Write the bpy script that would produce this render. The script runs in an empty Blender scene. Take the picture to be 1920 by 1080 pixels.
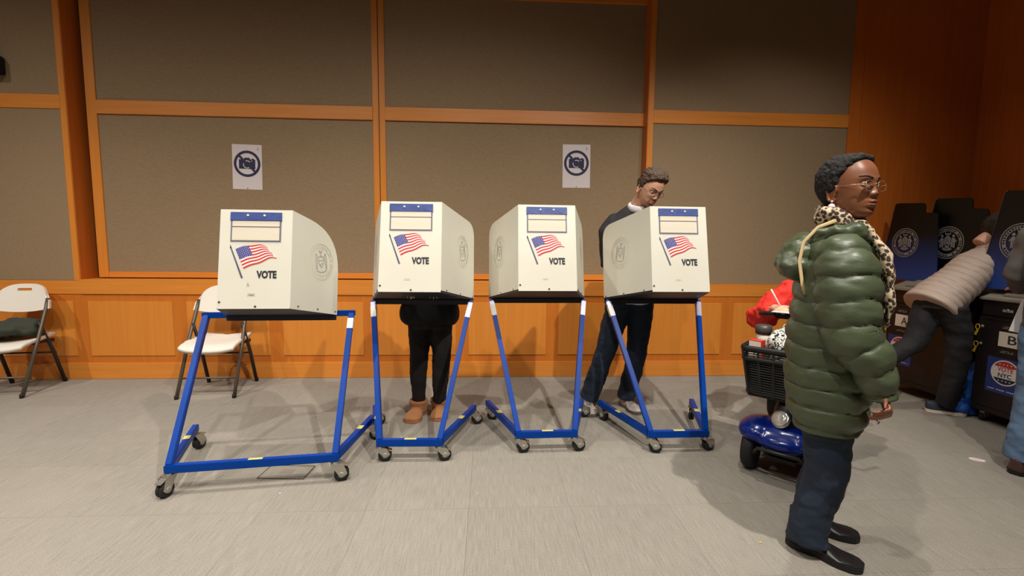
import bpy, bmesh, math, random
from mathutils import Vector as V, Matrix, noise
from math import sin, cos, pi, radians, sqrt, atan2
random.seed(7)
sc = bpy.context.scene
COL = sc.collection

# ------------------------------------------------------------------ camera
CAM_H = 1.2924
yaw, pitch, roll, FPX = .0526, .0956, .0099, 850.0
fw = V((sin(yaw)*cos(pitch), cos(yaw)*cos(pitch), -sin(pitch)))
r0 = V((cos(yaw), -sin(yaw), 0)); u0 = r0.cross(fw)
rt = cos(roll)*r0 + sin(roll)*u0; up = -sin(roll)*r0 + cos(roll)*u0
cam = bpy.data.cameras.new('camera'); camo = bpy.data.objects.new('camera', cam); COL.objects.link(camo)
cam.sensor_width = 36; cam.lens = FPX/1920*36; cam.clip_start = .05
camo.matrix_world = Matrix(((rt.x, up.x, -fw.x, 0), (rt.y, up.y, -fw.y, 0), (rt.z, up.z, -fw.z, CAM_H), (0, 0, 0, 1)))
sc.camera = camo

# ------------------------------------------------------------------ world, lights, exposure
w = bpy.data.worlds.new('world'); sc.world = w; w.use_nodes = True
w.node_tree.nodes['Background'].inputs[0].default_value = (1, .86, .7, 1)
w.node_tree.nodes['Background'].inputs[1].default_value = .05
sc.view_settings.view_transform = 'Standard'; sc.view_settings.look = 'None'
sc.view_settings.exposure = -0.2; sc.view_settings.gamma = 1.0
sc.view_settings.use_curve_mapping = False
CEIL = 4.6
def ceiling_spot(x, y, power, ang=105, blend=1.0, rad=.04, col=(1, .94, .86), aim=None):
    l = bpy.data.lights.new('downlight_or_fill_spot', 'SPOT'); l.energy = power; l.spot_size = radians(ang); l.spot_blend = blend
    l.shadow_soft_size = rad; l.color = col
    o = bpy.data.objects.new('downlight_or_fill_spot', l); COL.objects.link(o); o.location = (x, y, CEIL-.05)
    if aim: o.rotation_euler = (V(aim)-o.location).to_track_quat('-Z', 'Y').to_euler()
    return o
for X_, Y_, P_, A_, aim in [(-5.2, .3, 470, 112, (-5.0, 2.3, 0)), (-2.8, .3, 370, 112, (-2.8, 2.3, 0)), (-.5, .3, 340, 112, (-.5, 2.3, 0)), (1.5, .0, 780, 92, (.3, 2.5, 0)),  # last spot of this row added on the right to brighten booth sides
                            (-3.5, 2.45, 310, 92, None), (-1.2, 2.45, 330, 92, None), (1.35, 2.6, 270, 96, None), (3.3, 2.8, 80, 100, None), (2.2, .6, 300, 52, (2.6, 4.35, .8)),  # last spot here added to lift the fabric on the right wall
                            (-3.5, -1.6, 340, 116, None), (-.5, -1.6, 340, 116, None)]:  # added fill spots behind the camera, out of view
    ceiling_spot(X_, Y_, P_, A_, aim=aim)

# ------------------------------------------------------------------ materials
def lin(c):
    return tuple(((v/255)/12.92 if v/255 <= .04045 else ((v/255+.055)/1.055)**2.4) for v in c)
def mat(name, rgb, rough=.6, metal=0, noise_=None, bump=None, spec=.5, coat=0, sheen=0, emit=None):
    """noise_=(rgb2, scale, (sx,sy,sz)) mixes two tones; bump=(scale, strength, (sx,sy,sz))"""
    m = bpy.data.materials.new(name); m.use_nodes = True
    nt = m.node_tree; b = nt.nodes['Principled BSDF']
    c = lin(rgb); b.inputs['Base Color'].default_value = (*c, 1); b.inputs['Roughness'].default_value = rough
    b.inputs['Metallic'].default_value = metal; b.inputs['Specular IOR Level'].default_value = spec
    if coat: b.inputs['Coat Weight'].default_value = coat; b.inputs['Coat Roughness'].default_value = .15
    if sheen: b.inputs['Sheen Weight'].default_value = sheen
    if emit: b.inputs['Emission Color'].default_value = (*lin(emit[0]), 1); b.inputs['Emission Strength'].default_value = emit[1]
    def coords(s, kind='Object'):
        tc = nt.nodes.new('ShaderNodeTexCoord'); mp = nt.nodes.new('ShaderNodeMapping'); mp.inputs['Scale'].default_value = s
        nt.links.new(tc.outputs[kind], mp.inputs[0]); return mp.outputs[0]
    if noise_:
        rgb2, s, ax = noise_
        n = nt.nodes.new('ShaderNodeTexNoise'); n.inputs['Scale'].default_value = s; n.inputs['Detail'].default_value = 5
        nt.links.new(coords(ax), n.inputs['Vector'])
        r = nt.nodes.new('ShaderNodeValToRGB'); r.color_ramp.elements[0].position = .3; r.color_ramp.elements[1].position = .7
        r.color_ramp.elements[0].color = (*c, 1); r.color_ramp.elements[1].color = (*lin(rgb2), 1)
        nt.links.new(n.outputs['Fac'], r.inputs[0]); nt.links.new(r.outputs[0], b.inputs['Base Color'])
    if bump:
        s, st, ax = bump
        n = nt.nodes.new('ShaderNodeTexNoise'); n.inputs['Scale'].default_value = s; n.inputs['Detail'].default_value = 4
        nt.links.new(coords(ax), n.inputs['Vector'])
        bp = nt.nodes.new('ShaderNodeBump'); bp.inputs['Strength'].default_value = st; bp.inputs['Distance'].default_value = .01
        nt.links.new(n.outputs['Fac'], bp.inputs['Height']); nt.links.new(bp.outputs[0], b.inputs['Normal'])
    return m

def carpet_mat():
    m = mat('carpet', (150, 142, 130), .95, spec=.1); nt = m.node_tree; b = nt.nodes['Principled BSDF']
    g = nt.nodes.new('ShaderNodeNewGeometry')
    def nz(scale, ax, detail=3):
        mp = nt.nodes.new('ShaderNodeMapping'); mp.inputs['Scale'].default_value = ax; nt.links.new(g.outputs['Position'], mp.inputs[0])
        n = nt.nodes.new('ShaderNodeTexNoise'); n.inputs['Scale'].default_value = scale; n.inputs['Detail'].default_value = detail
        nt.links.new(mp.outputs[0], n.inputs['Vector']); return n.outputs['Fac']
    def mth(op, a, b_):
        n = nt.nodes.new('ShaderNodeMath'); n.operation = op
        for i, v in enumerate((a, b_)):
            if isinstance(v, (int, float)): n.inputs[i].default_value = v
            else: nt.links.new(v, n.inputs[i])
        return n.outputs[0]
    streak = nz(1, (170, 9, 1)); fine = nz(1, (420, 190, 1), 2); big = nz(1.3, (1, 1, 1))
    oi = nt.nodes.new('ShaderNodeObjectInfo')
    s = mth('ADD', mth('MULTIPLY', streak, .30), mth('MULTIPLY', fine, .60))
    s = mth('ADD', s, mth('MULTIPLY', big, .10)); s = mth('ADD', s, mth('MULTIPLY', mth('SUBTRACT', oi.outputs['Random'], .5), .035))
    r = nt.nodes.new('ShaderNodeValToRGB'); e = r.color_ramp.elements
    e[0].position = .36; e[0].color = (*lin((124, 120, 111)), 1); e[1].position = .64; e[1].color = (*lin((162, 156, 145)), 1)
    nt.links.new(s, r.inputs[0]); nt.links.new(r.outputs[0], b.inputs['Base Color'])
    bp = nt.nodes.new('ShaderNodeBump'); bp.inputs['Strength'].default_value = .5; bp.inputs['Distance'].default_value = .004
    nt.links.new(s, bp.inputs['Height']); nt.links.new(bp.outputs[0], b.inputs['Normal'])
    return m

def fabric_wall_mat():
    m = mat('wall_fabric', (148, 132, 106), .95, spec=.08); nt = m.node_tree; b = nt.nodes['Principled BSDF']
    g = nt.nodes.new('ShaderNodeNewGeometry'); mp = nt.nodes.new('ShaderNodeMapping'); mp.inputs['Scale'].default_value = (40, 40, 260)
    nt.links.new(g.outputs['Position'], mp.inputs[0])
    n = nt.nodes.new('ShaderNodeTexNoise'); n.inputs['Scale'].default_value = 1; n.inputs['Detail'].default_value = 3; nt.links.new(mp.outputs[0], n.inputs['Vector'])
    r = nt.nodes.new('ShaderNodeValToRGB'); e = r.color_ramp.elements
    e[0].position = .3; e[0].color = (*lin((138, 118, 92)), 1); e[1].position = .7; e[1].color = (*lin((154, 132, 104)), 1)
    nt.links.new(n.outputs['Fac'], r.inputs[0]); nt.links.new(r.outputs[0], b.inputs['Base Color'])
    bp = nt.nodes.new('ShaderNodeBump'); bp.inputs['Strength'].default_value = .12; bp.inputs['Distance'].default_value = .002
    nt.links.new(n.outputs['Fac'], bp.inputs['Height']); nt.links.new(bp.outputs[0], b.inputs['Normal'])
    return m
def wood(name, a, b2, ax=(30, 30, 1.5), rough=.38):
    return mat(name, a, rough, noise_=(b2, 1.2, ax), bump=(1.2, .03, ax), spec=.4)
def leopard_mat():
    m = mat('leopard_print', (225, 205, 170), .8); nt = m.node_tree; b = nt.nodes['Principled BSDF']
    tc = nt.nodes.new('ShaderNodeTexCoord'); v = nt.nodes.new('ShaderNodeTexVoronoi'); v.inputs['Scale'].default_value = 66
    nt.links.new(tc.outputs['Object'], v.inputs['Vector'])
    r = nt.nodes.new('ShaderNodeValToRGB'); e = r.color_ramp.elements
    e[0].position = .0; e[0].color = (*lin((92, 60, 38)), 1); e[1].position = .60; e[1].color = (*lin((206, 186, 156)), 1)
    x = r.color_ramp.elements.new(.24); x.color = (*lin((60, 38, 26)), 1); x = r.color_ramp.elements.new(.44); x.color = (*lin((40, 26, 20)), 1)
    nt.links.new(v.outputs['Distance'], r.inputs[0]); nt.links.new(r.outputs[0], b.inputs['Base Color'])
    return m
def print_cloth_mat():
    m = mat('black_white_print', (235, 232, 222), .8); nt = m.node_tree; b = nt.nodes['Principled BSDF']
    tc = nt.nodes.new('ShaderNodeTexCoord'); v = nt.nodes.new('ShaderNodeTexNoise'); v.inputs['Scale'].default_value = 62; v.inputs['Distortion'].default_value = 1.6
    nt.links.new(tc.outputs['Object'], v.inputs['Vector'])
    r = nt.nodes.new('ShaderNodeValToRGB'); r.color_ramp.interpolation = 'CONSTANT'; e = r.color_ramp.elements
    e[0].position = 0; e[0].color = (*lin((25, 24, 26)), 1); e[1].position = .48; e[1].color = (*lin((238, 236, 226)), 1)
    nt.links.new(v.outputs['Fac'], r.inputs[0]); nt.links.new(r.outputs[0], b.inputs['Base Color'])
    return m
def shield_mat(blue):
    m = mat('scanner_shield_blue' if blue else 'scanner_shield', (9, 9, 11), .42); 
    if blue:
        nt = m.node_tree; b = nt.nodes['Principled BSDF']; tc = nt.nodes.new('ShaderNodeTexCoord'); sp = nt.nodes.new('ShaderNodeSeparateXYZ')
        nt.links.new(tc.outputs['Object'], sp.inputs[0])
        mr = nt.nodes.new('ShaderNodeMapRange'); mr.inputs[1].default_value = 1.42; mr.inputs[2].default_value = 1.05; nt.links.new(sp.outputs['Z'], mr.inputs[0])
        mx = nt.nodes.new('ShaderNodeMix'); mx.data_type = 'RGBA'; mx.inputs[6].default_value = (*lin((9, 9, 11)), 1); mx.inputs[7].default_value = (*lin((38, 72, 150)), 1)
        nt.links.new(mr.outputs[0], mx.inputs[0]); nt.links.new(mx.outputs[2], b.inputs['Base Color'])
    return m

M = dict(
    carpet=carpet_mat(), fabric=fabric_wall_mat(),
    wood=wood('honey_wood', (210, 130, 49), (218, 138, 55)), wood_h=wood('honey_wood_rail', (210, 130, 50), (220, 140, 58), (1.5, 30, 30)),
    wood_dark=wood('honey_wood_band', (192, 108, 34), (202, 117, 40)), wood_red=wood('red_wood', (192, 104, 36), (204, 114, 42)),
    gap=mat('dark_gap', (22, 18, 18), .9), ceil=mat('ceiling_paint', (96, 90, 84), .9), plain=mat('room_paint', (150, 125, 95), .9),
    cream=mat('cream_plastic', (222, 220, 206), .45, noise_=((216, 213, 197), 3, (1, 1, 1))), black=mat('black_plastic', (16, 16, 18), .5),
    shelf=mat('shelf_underside', (14, 16, 30), .5), blue=mat('blue_paint', (0, 62, 152), .36, noise_=((0, 55, 140), 4, (1, 1, 1)), spec=.14),
    sheen_wear=mat('leg_sheen_wear', (176, 178, 200), .4, .3), steel=mat('zinc_steel', (190, 186, 176), .32, .85), rubber=mat('rubber', (22, 22, 24), .7),
    hub=mat('wheel_hub', (150, 148, 140), .45, .2), band=mat('blue_vinyl', (52, 70, 132), .45, noise_=((66, 84, 146), 14, (1, 1, 1)), bump=(16, .3, (1, 1, 1))),
    sleeve=mat('clear_sleeve', (222, 213, 194), .3, bump=(5, .1, (1, 1, 6))), sleeve_edge=mat('sleeve_edge', (112, 112, 128), .5), line=mat('pocket_line', (70, 66, 84), .5),
    red=mat('flag_red', (205, 56, 52), .6), navy=mat('flag_navy', (48, 52, 138), .6), white=mat('white_print', (240, 236, 232), .6),
    ink=mat('black_ink', (42, 42, 48), .6), pole=mat('flagpole_ink', (84, 86, 112), .6), seal_l=mat('pale_seal_ink', (208, 206, 188), .6), seal_d=mat('grey_seal_ink', (160, 158, 150), .6),
    stain=mat('pink_stain', (226, 206, 190), .6), tape=mat('yellow_tape', (205, 196, 110), .6), sticker=mat('white_sticker', (228, 226, 224), .5),
    paper=mat('paper', (214, 204, 204), .8), navy_ink=mat('navy_ink', (40, 38, 72), .7),
    chairw=mat('white_chair_plastic', (226, 220, 208), .5), tube=mat('bronze_tube', (92, 84, 74), .4, .4), tube_d=mat('dark_tube', (42, 38, 36), .45, .2),
    jacket=mat('dark_green_cloth', (50, 54, 42), .85, bump=(22, .4, (1, 1, 1))), seat_dark=mat('dark_cloth', (30, 28, 30), .85),
    puffer=mat('olive_nylon', (68, 79, 56), .42, noise_=((78, 88, 64), 5, (1, 1, 1)), bump=(16, .28, (1, 1, 2.0)), spec=.5),
    beige=mat('beige_nylon', (190, 170, 156), .55, bump=(24, .3, (1, 1, 1))),
    jeans=mat('dark_denim', (20, 31, 48), .85, noise_=((30, 44, 64), 7, (1, 1, 1)), bump=(16, .35, (1, 1, 1))),
    jeans_l=mat('blue_denim', (84, 112, 146), .85, noise_=((104, 130, 160), 8, (1, 1, 1)), bump=(18, .4, (1, 1, .5))),
    blackcloth=mat('black_cloth', (15, 13, 14), .9, bump=(30, .3, (1, 1, 1))), leggings=mat('black_leggings', (20, 15, 15), .9),
    darkgrey=mat('charcoal_cloth', (34, 32, 35), .85, bump=(20, .3, (1, 1, 1))), blazer=mat('black_blazer', (34, 33, 36), .85, bump=(26, .2, (1, 1, 1))),
    greycloth=mat('grey_cloth', (92, 88, 84), .85), shirt=mat('white_shirt', (232, 230, 232), .8), shirt_b=mat('pale_blue_shirt', (200, 214, 236), .8),
    redcloth=mat('red_fleece', (226, 48, 34), .8, bump=(20, .4, (1, 1, 1))),
    skin_d=mat('brown_skin', (136, 86, 58), .42, noise_=((122, 74, 50), 9, (1, 1, 1)), spec=.45), skin_l=mat('fair_skin', (226, 176, 148), .5, noise_=((216, 162, 134), 9, (1, 1, 1))),
    hair_b=mat('black_hair', (26, 22, 21), .85, bump=(70, 1.0, (1, 1, 1))), hair_br=mat('brown_hair', (96, 76, 60), .7, noise_=((70, 54, 42), 12, (1, 6, 6)), bump=(30, .8, (1, 5, 5))),
    hair_g=mat('dark_hair', (50, 38, 30), .8, bump=(40, .8, (1, 1, 4))), lips=mat('lips', (122, 62, 56), .45), lips_l=mat('pale_lips', (190, 120, 104), .5),
    eye=mat('eye_white', (225, 218, 210), .25), iris=mat('iris_dark', (30, 20, 16), .2),
    shoe=mat('black_leather', (24, 22, 23), .42, bump=(18, .2, (1, 1, 1))), sole=mat('shoe_sole', (14, 13, 13), .6), welt=mat('grey_sole', (90, 86, 82), .6),
    tan=mat('tan_suede', (172, 116, 70), .9, bump=(40, .3, (1, 1, 1)), sheen=.2), tansole=mat('tan_sole', (168, 108, 66), .8),
    sneaker=mat('white_sneaker', (196, 188, 178), .7, noise_=((150, 140, 132), 16, (1, 1, 1))), sneaker_b=mat('blue_sneaker', (44, 54, 72), .7), wsole=mat('white_sole', (230, 218, 200), .6), brownshoe=mat('brown_leather', (74, 48, 42), .5),
    gold=mat('gold_wire', (190, 165, 130), .3, .6), pearl=mat('pearl', (236, 222, 220), .25), strap=mat('cream_strap', (196, 172, 124), .6),
    leopard=leopard_mat(), bw=print_cloth_mat(), scblue=mat('scooter_blue', (6, 34, 118), .25, coat=.4, spec=.3), chrome=mat('chrome', (210, 210, 210), .2, .9),
    lampglass=mat('lamp_lens', (214, 212, 205), .15, .4), boxred=mat('carton_red', (206, 62, 46), .55), boxw=mat('carton_pink', (236, 214, 198), .6), cuplid=mat('cup_lid', (70, 66, 62), .4),
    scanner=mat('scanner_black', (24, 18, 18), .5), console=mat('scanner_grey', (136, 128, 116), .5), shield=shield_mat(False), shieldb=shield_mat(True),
    silver=mat('silver_print', (150, 148, 150), .5), posterb=mat('poster_blue', (44, 62, 134), .6), posterr=mat('poster_red', (196, 52, 50), .6), cream_l=mat('label_cream', (232, 222, 208), .7),
    yellow=mat('yellow_seal', (214, 178, 40), .5), tote=mat('blue_tote', (28, 92, 190), .6, bump=(14, .5, (1, 1, 1))), tote_d=mat('tote_strap', (20, 24, 44), .7),
    pinkst=mat('pink_sticker', (238, 196, 206), .5), orange=mat('orange_scrap', (230, 178, 110), .6), lens=None)
g = bpy.data.materials.new('spectacle_lens'); g.use_nodes = True; M['lens'] = g
b_ = g.node_tree.nodes['Principled BSDF']; b_.inputs['Transmission Weight'].default_value = 1; b_.inputs['Roughness'].default_value = .02; b_.inputs['IOR'].default_value = 1.05; b_.inputs['Base Color'].default_value = (.97, .97, .97, 1)

# ------------------------------------------------------------------ helpers
def link(o, parent=None):
    COL.objects.link(o)
    if parent is not None: o.parent = parent
    return o
def mesh(name, vs, fs, m, parent=None, smooth=False, bevel=0, flip=False):
    me = bpy.data.meshes.new(name); me.from_pydata([tuple(v) for v in vs], [], [tuple(f) for f in fs])
    bm = bmesh.new(); bm.from_mesh(me)
    bmesh.ops.recalc_face_normals(bm, faces=bm.faces)
    if bevel:
        es = [e for e in bm.edges if len(e.link_faces) == 2 and e.calc_face_angle(0) > .5]
        bmesh.ops.bevel(bm, geom=es, offset=bevel, segments=2, affect='EDGES', clamp_overlap=True)
    bm.to_mesh(me); bm.free()
    me.materials.append(M[m] if isinstance(m, str) else m)
    if smooth: me.polygons.foreach_set('use_smooth', [True]*len(me.polygons))
    return link(bpy.data.objects.new(name, me), parent)
def empty(name, loc=(0, 0, 0), rz=0, label=None, cat=None, group=None):
    o = bpy.data.objects.new(name, None); o.empty_display_size = .1; link(o); o.location = loc; o.rotation_euler = (0, 0, rz)
    return tag(o, label, cat, group)
def tag(o, label=None, cat=None, group=None, kind=None):
    if label: o['label'] = label
    if cat: o['category'] = cat
    if group: o['group'] = group
    if kind: o['kind'] = kind
    return o
def join(*ps):
    vs, fs = [], []
    for a, b in ps:
        k = len(vs); vs += [tuple(v) for v in a]; fs += [tuple(i+k for i in f) for f in b]
    return vs, fs
def boxd(x0, x1, y0, y1, z0, z1):
    return ([(x0, y0, z0), (x1, y0, z0), (x1, y1, z0), (x0, y1, z0), (x0, y0, z1), (x1, y0, z1), (x1, y1, z1), (x0, y1, z1)],
            [(0, 3, 2, 1), (4, 5, 6, 7), (0, 1, 5, 4), (1, 2, 6, 5), (2, 3, 7, 6), (3, 0, 4, 7)])
def box(name, x0, x1, y0, y1, z0, z1, m, parent=None, bevel=.002):
    return mesh(name, *boxd(x0, x1, y0, y1, z0, z1), m, parent, bevel=bevel)
def frame(d, hint=(0, 0, 1)):
    d = V(d).normalized(); h = V(hint)
    if abs(d.dot(h.normalized())) > .97: h = V((0, 1, 0)) if abs(d.y) < .9 else V((1, 0, 0))
    s = d.cross(h).normalized(); return d, s, s.cross(d).normalized()
def beamd(p, q, w, h, hint=(0, 0, 1)):
    p, q = V(p), V(q); d, s, u = frame(q-p, hint); vs = []
    for c in (p, q):
        for a, b in ((-1, -1), (1, -1), (1, 1), (-1, 1)): vs.append(c+s*a*w/2+u*b*h/2)
    return vs, [(3, 2, 1, 0), (4, 5, 6, 7), (0, 1, 5, 4), (1, 2, 6, 5), (2, 3, 7, 6), (3, 0, 4, 7)]
def beam(name, p, q, w, h, m, parent=None, hint=(0, 0, 1), bevel=.003):
    return mesh(name, *beamd(p, q, w, h, hint), m, parent, bevel=bevel)
def tubed(pts, seg=10, hint=(0, 0, 1), close=False, cap=True):
    """pts: (x,y,z,r) or (x,y,z,r_side,r_up)"""
    P = [V(p[:3]) for p in pts]; n = len(P); vs, fs = [], []; s_prev = None
    for i, p in enumerate(pts):
        if close: d = P[(i+1) % n]-P[i-1]
        else: d = P[min(i+1, n-1)]-P[max(i-1, 0)]
        if d.length < 1e-9: d = V((0, 0, 1))
        if s_prev is None: d_, s, u = frame(d, hint)
        else:
            d_ = d.normalized(); s = s_prev-d_*s_prev.dot(d_); s.normalize(); u = s.cross(d_)
        s_prev = s
        ra = p[3]; rb = p[4] if len(p) > 4 else p[3]
        for k in range(seg):
            a = 2*pi*k/seg; vs.append(P[i]+s*cos(a)*ra+u*sin(a)*rb)
    m_ = n if close else n-1
    for i in range(m_):
        for k in range(seg):
            a, b = i*seg+k, i*seg+(k+1) % seg; c, d = ((i+1) % n)*seg+(k+1) % seg, ((i+1) % n)*seg+k
            fs.append((a, b, c, d))
    if cap and not close:
        fs.append(tuple(reversed(range(seg)))); fs.append(tuple((n-1)*seg+k for k in range(seg)))
    return vs, fs
def tube(name, pts, m, parent=None, seg=10, hint=(0, 0, 1), close=False, smooth=True):
    return mesh(name, *tubed(pts, seg, hint, close), m, parent, smooth=smooth)
def elld(c, r, rot=None, nu=18, nv=12):
    vs, fs = [], []; c = V(c); r = r if hasattr(r, '__len__') else (r, r, r)
    R = rot if rot else Matrix.Identity(3)
    vs.append(c+R@V((0, 0, r[2])))
    for j in range(1, nv):
        t = pi*j/nv
        for i in range(nu):
            a = 2*pi*i/nu; vs.append(c+R@V((r[0]*sin(t)*cos(a), r[1]*sin(t)*sin(a), r[2]*cos(t))))
    vs.append(c+R@V((0, 0, -r[2])))
    for i in range(nu): fs.append((0, 1+i, 1+(i+1) % nu))
    for j in range(nv-2):
        for i in range(nu):
            a = 1+j*nu+i; b = 1+j*nu+(i+1) % nu; fs.append((a, a+nu, b+nu, b))
    L = len(vs)-1
    for i in range(nu): fs.append((L, L-nu+(i+1) % nu, L-nu+i))
    return vs, fs
def chaind(pts, seg=14, hint=(0, 0, 1)):
    """tube with rounded ends and joints"""
    ps = [tubed(pts, seg, hint)]
    for p in (pts[0], pts[-1]):
        r = min(p[3], p[4] if len(p) > 4 else p[3]); ps.append(elld(p[:3], r*.98, nu=12, nv=8))
    return join(*ps)
def prismd(poly, off):
    """planar polygon of 3d points extruded by vector off"""
    n = len(poly); o = V(off); vs = [V(p) for p in poly]+[V(p)+o for p in poly]
    return vs, [tuple(range(n)), tuple(reversed(range(n, 2*n)))]+[(i, i+n, (i+1) % n+n, (i+1) % n) for i in range(n)]
def prism(name, poly, off, m, parent=None, bevel=0):
    return mesh(name, *prismd(poly, off), m, parent, bevel=bevel)
def lathed(prof, axis_o, axis_d, seg=20, hint=(0, 0, 1)):
    o = V(axis_o); d, s, u = frame(axis_d, hint); vs, fs = [], []
    for a, r in prof:
        for k in range(seg):
            t = 2*pi*k/seg; vs.append(o+d*a+s*cos(t)*r+u*sin(t)*r)
    n = len(prof)
    for i in range(n-1):
        for k in range(seg): fs.append((i*seg+k, i*seg+(k+1) % seg, (i+1)*seg+(k+1) % seg, (i+1)*seg+k))
    fs.append(tuple(reversed(range(seg)))); fs.append(tuple((n-1)*seg+k for k in range(seg)))
    return vs, fs
def lathe(name, prof, o, d, m, parent=None, seg=20, smooth=True):
    return mesh(name, *lathed(prof, o, d, seg), m, parent, smooth=smooth)
def crumple(out, wrinkle):
    for amp, sx, sy, sz in wrinkle:
        no = [v.normal.copy() for v in out.vertices]
        for v, n in zip(out.vertices, no):
            v.co += n*amp*noise.fractal(V((v.co.x*sx+3.1, v.co.y*sy, v.co.z*sz)), 1.0, 2.0, 2)
def fuse(name, pieces, vox, m, parent=None, smooth=4, wrinkle=None):
    """one continuous surface out of overlapping closed pieces"""
    vs, fs = join(*pieces)
    me = bpy.data.meshes.new('tmp'); me.from_pydata(vs, [], fs)
    bm = bmesh.new(); bm.from_mesh(me); bmesh.ops.recalc_face_normals(bm, faces=bm.faces); bm.to_mesh(me); bm.free()
    t = bpy.data.objects.new('tmp', me); COL.objects.link(t)
    md = t.modifiers.new('r', 'REMESH'); md.mode = 'VOXEL'; md.voxel_size = vox
    if smooth:
        s = t.modifiers.new('s', 'SMOOTH'); s.factor = .5; s.iterations = smooth
    dg = bpy.context.evaluated_depsgraph_get(); out = bpy.data.meshes.new_from_object(t.evaluated_get(dg)); out.name = name
    bpy.data.objects.remove(t); bpy.data.meshes.remove(me)
    if wrinkle: crumple(out, wrinkle)
    out.materials.clear(); out.materials.append(M[m]); out.polygons.foreach_set('use_smooth', [True]*len(out.polygons))
    return link(bpy.data.objects.new(name, out), parent)
def text2d(s, bold=.0):
    cu = bpy.data.curves.new('t', 'FONT'); cu.body = s; cu.offset = bold; cu.resolution_u = 3
    o = bpy.data.objects.new('t', cu); COL.objects.link(o); dg = bpy.context.evaluated_depsgraph_get()
    me = bpy.data.meshes.new_from_object(o.evaluated_get(dg)); bpy.data.objects.remove(o); bpy.data.curves.remove(cu)
    vs = [(v.co.x, v.co.y) for v in me.vertices]; fs = [tuple(p.vertices) for p in me.polygons]; bpy.data.meshes.remove(me)
    x0 = min(v[0] for v in vs); x1 = max(v[0] for v in vs); y0 = min(v[1] for v in vs); y1 = max(v[1] for v in vs)
    return [((x-x0)/(x1-x0), (y-y0)/(y1-y0)) for x, y in vs], fs
def decal(name, vs2, fs, F, m, parent):
    """flat print laid on a surface: F maps 2d to 3d"""
    me = bpy.data.meshes.new(name); me.from_pydata([tuple(F(x, y)) for x, y in vs2], [], fs); me.materials.append(M[m])
    return link(bpy.data.objects.new(name, me), parent)
def annulus(r0, r1, n=40, a0=0, a1=2*pi, sx=1, sy=1):
    vs, fs = [], []; full = abs(a1-a0-2*pi) < 1e-6; k = n if full else n+1
    for i in range(k):
        a = a0+(a1-a0)*i/n; vs += [(r0*cos(a)*sx, r0*sin(a)*sy), (r1*cos(a)*sx, r1*sin(a)*sy)]
    for i in range(n):
        j = (i+1) % k; fs.append((2*i, 2*i+1, 2*j+1, 2*j))
    return vs, fs
def poly2(pts): return list(pts), [tuple(range(len(pts)))]
def j2(*ps):
    vs, fs = [], []
    for a, b in ps: k = len(vs); vs += a; fs += [tuple(i+k for i in f) for f in b]
    return vs, fs
def sh2(p, dx, dy, s=1, sy=None): return [(x*s+dx, y*(sy if sy else s)+dy) for x, y in p[0]], p[1]
def disc(cx, cy, r, n=20, sy=1): return poly2([(cx+r*cos(2*pi*i/n), cy+r*sy*sin(2*pi*i/n)) for i in range(n)])

def seal_letters(r0, r1, n):
    rr = random.Random(4); out = []
    for i in range(n):
        a = 2*pi*(i+.5)/n
        if rr.random() < .12: continue
        wd = pi/n*rr.uniform(.45, .75); out.append(annulus(r0+rr.uniform(0, .02), r1-rr.uniform(0, .02), 1, a-wd, a+wd))
    return j2(*out)
def seal_center():
    """eagle over a shield carried by two standing figures, ribbon below"""
    ps = [disc(0, .43, .085), disc(0, .55, .045), poly2([(-.19, .66), (-.17, .52), (0, .40), (-.02, .50)]), poly2([(.02, .50), (0, .40), (.17, .52), (.19, .66)]),
          poly2([(-.19, .30), (-.20, -.06), (-.12, -.25), (0, -.33), (.12, -.25), (.20, -.06), (.19, .30), (.1, .36), (-.1, .36)])]
    for s in (-1, 1):
        for f in ([(.23, -.36), (.22, .18), (.30, .30), (.44, .28), (.47, .10), (.46, -.36)], [(.16, .22), (.24, .12), (.26, .20), (.2, .30)], [(.46, .22), (.56, .10), (.54, .02), (.45, .12)]):
            ps.append(poly2([(s*x, y) for x, y in (f if s > 0 else f[::-1])]))
        ps.append(disc(s*.35, .41, .085))
    ps += [annulus(.40, .50, 12, pi*1.22, pi*1.78), poly2([(-.46, -.36), (.46, -.36), (.40, -.30), (-.40, -.30)])]
    return j2(*ps)
def seal_detail():
    ps = [annulus(.09, .115, 14, sx=1, sy=1.2), poly2([(-.21, .0), (-.19, .0), (-.19, .28), (-.21, .28)]), poly2([(.19, .0), (.21, .0), (.21, .28), (.19, .28)]), poly2([(-.14, -.16), (.14, -.16), (.13, -.13), (-.13, -.13)]), poly2([(-.10, .22), (.10, .22), (.10, .25), (-.10, .25)])]
    for s in (-1, 1): ps += [poly2([(s*.33-.008, -.32), (s*.33+.008, -.32), (s*.33+.008, .12), (s*.33-.008, .12)]), poly2([(s*.40-.006, -.30), (s*.40+.006, -.30), (s*.38+.006, .05), (s*.38-.006, .05)])]
    return j2(*ps)
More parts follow.
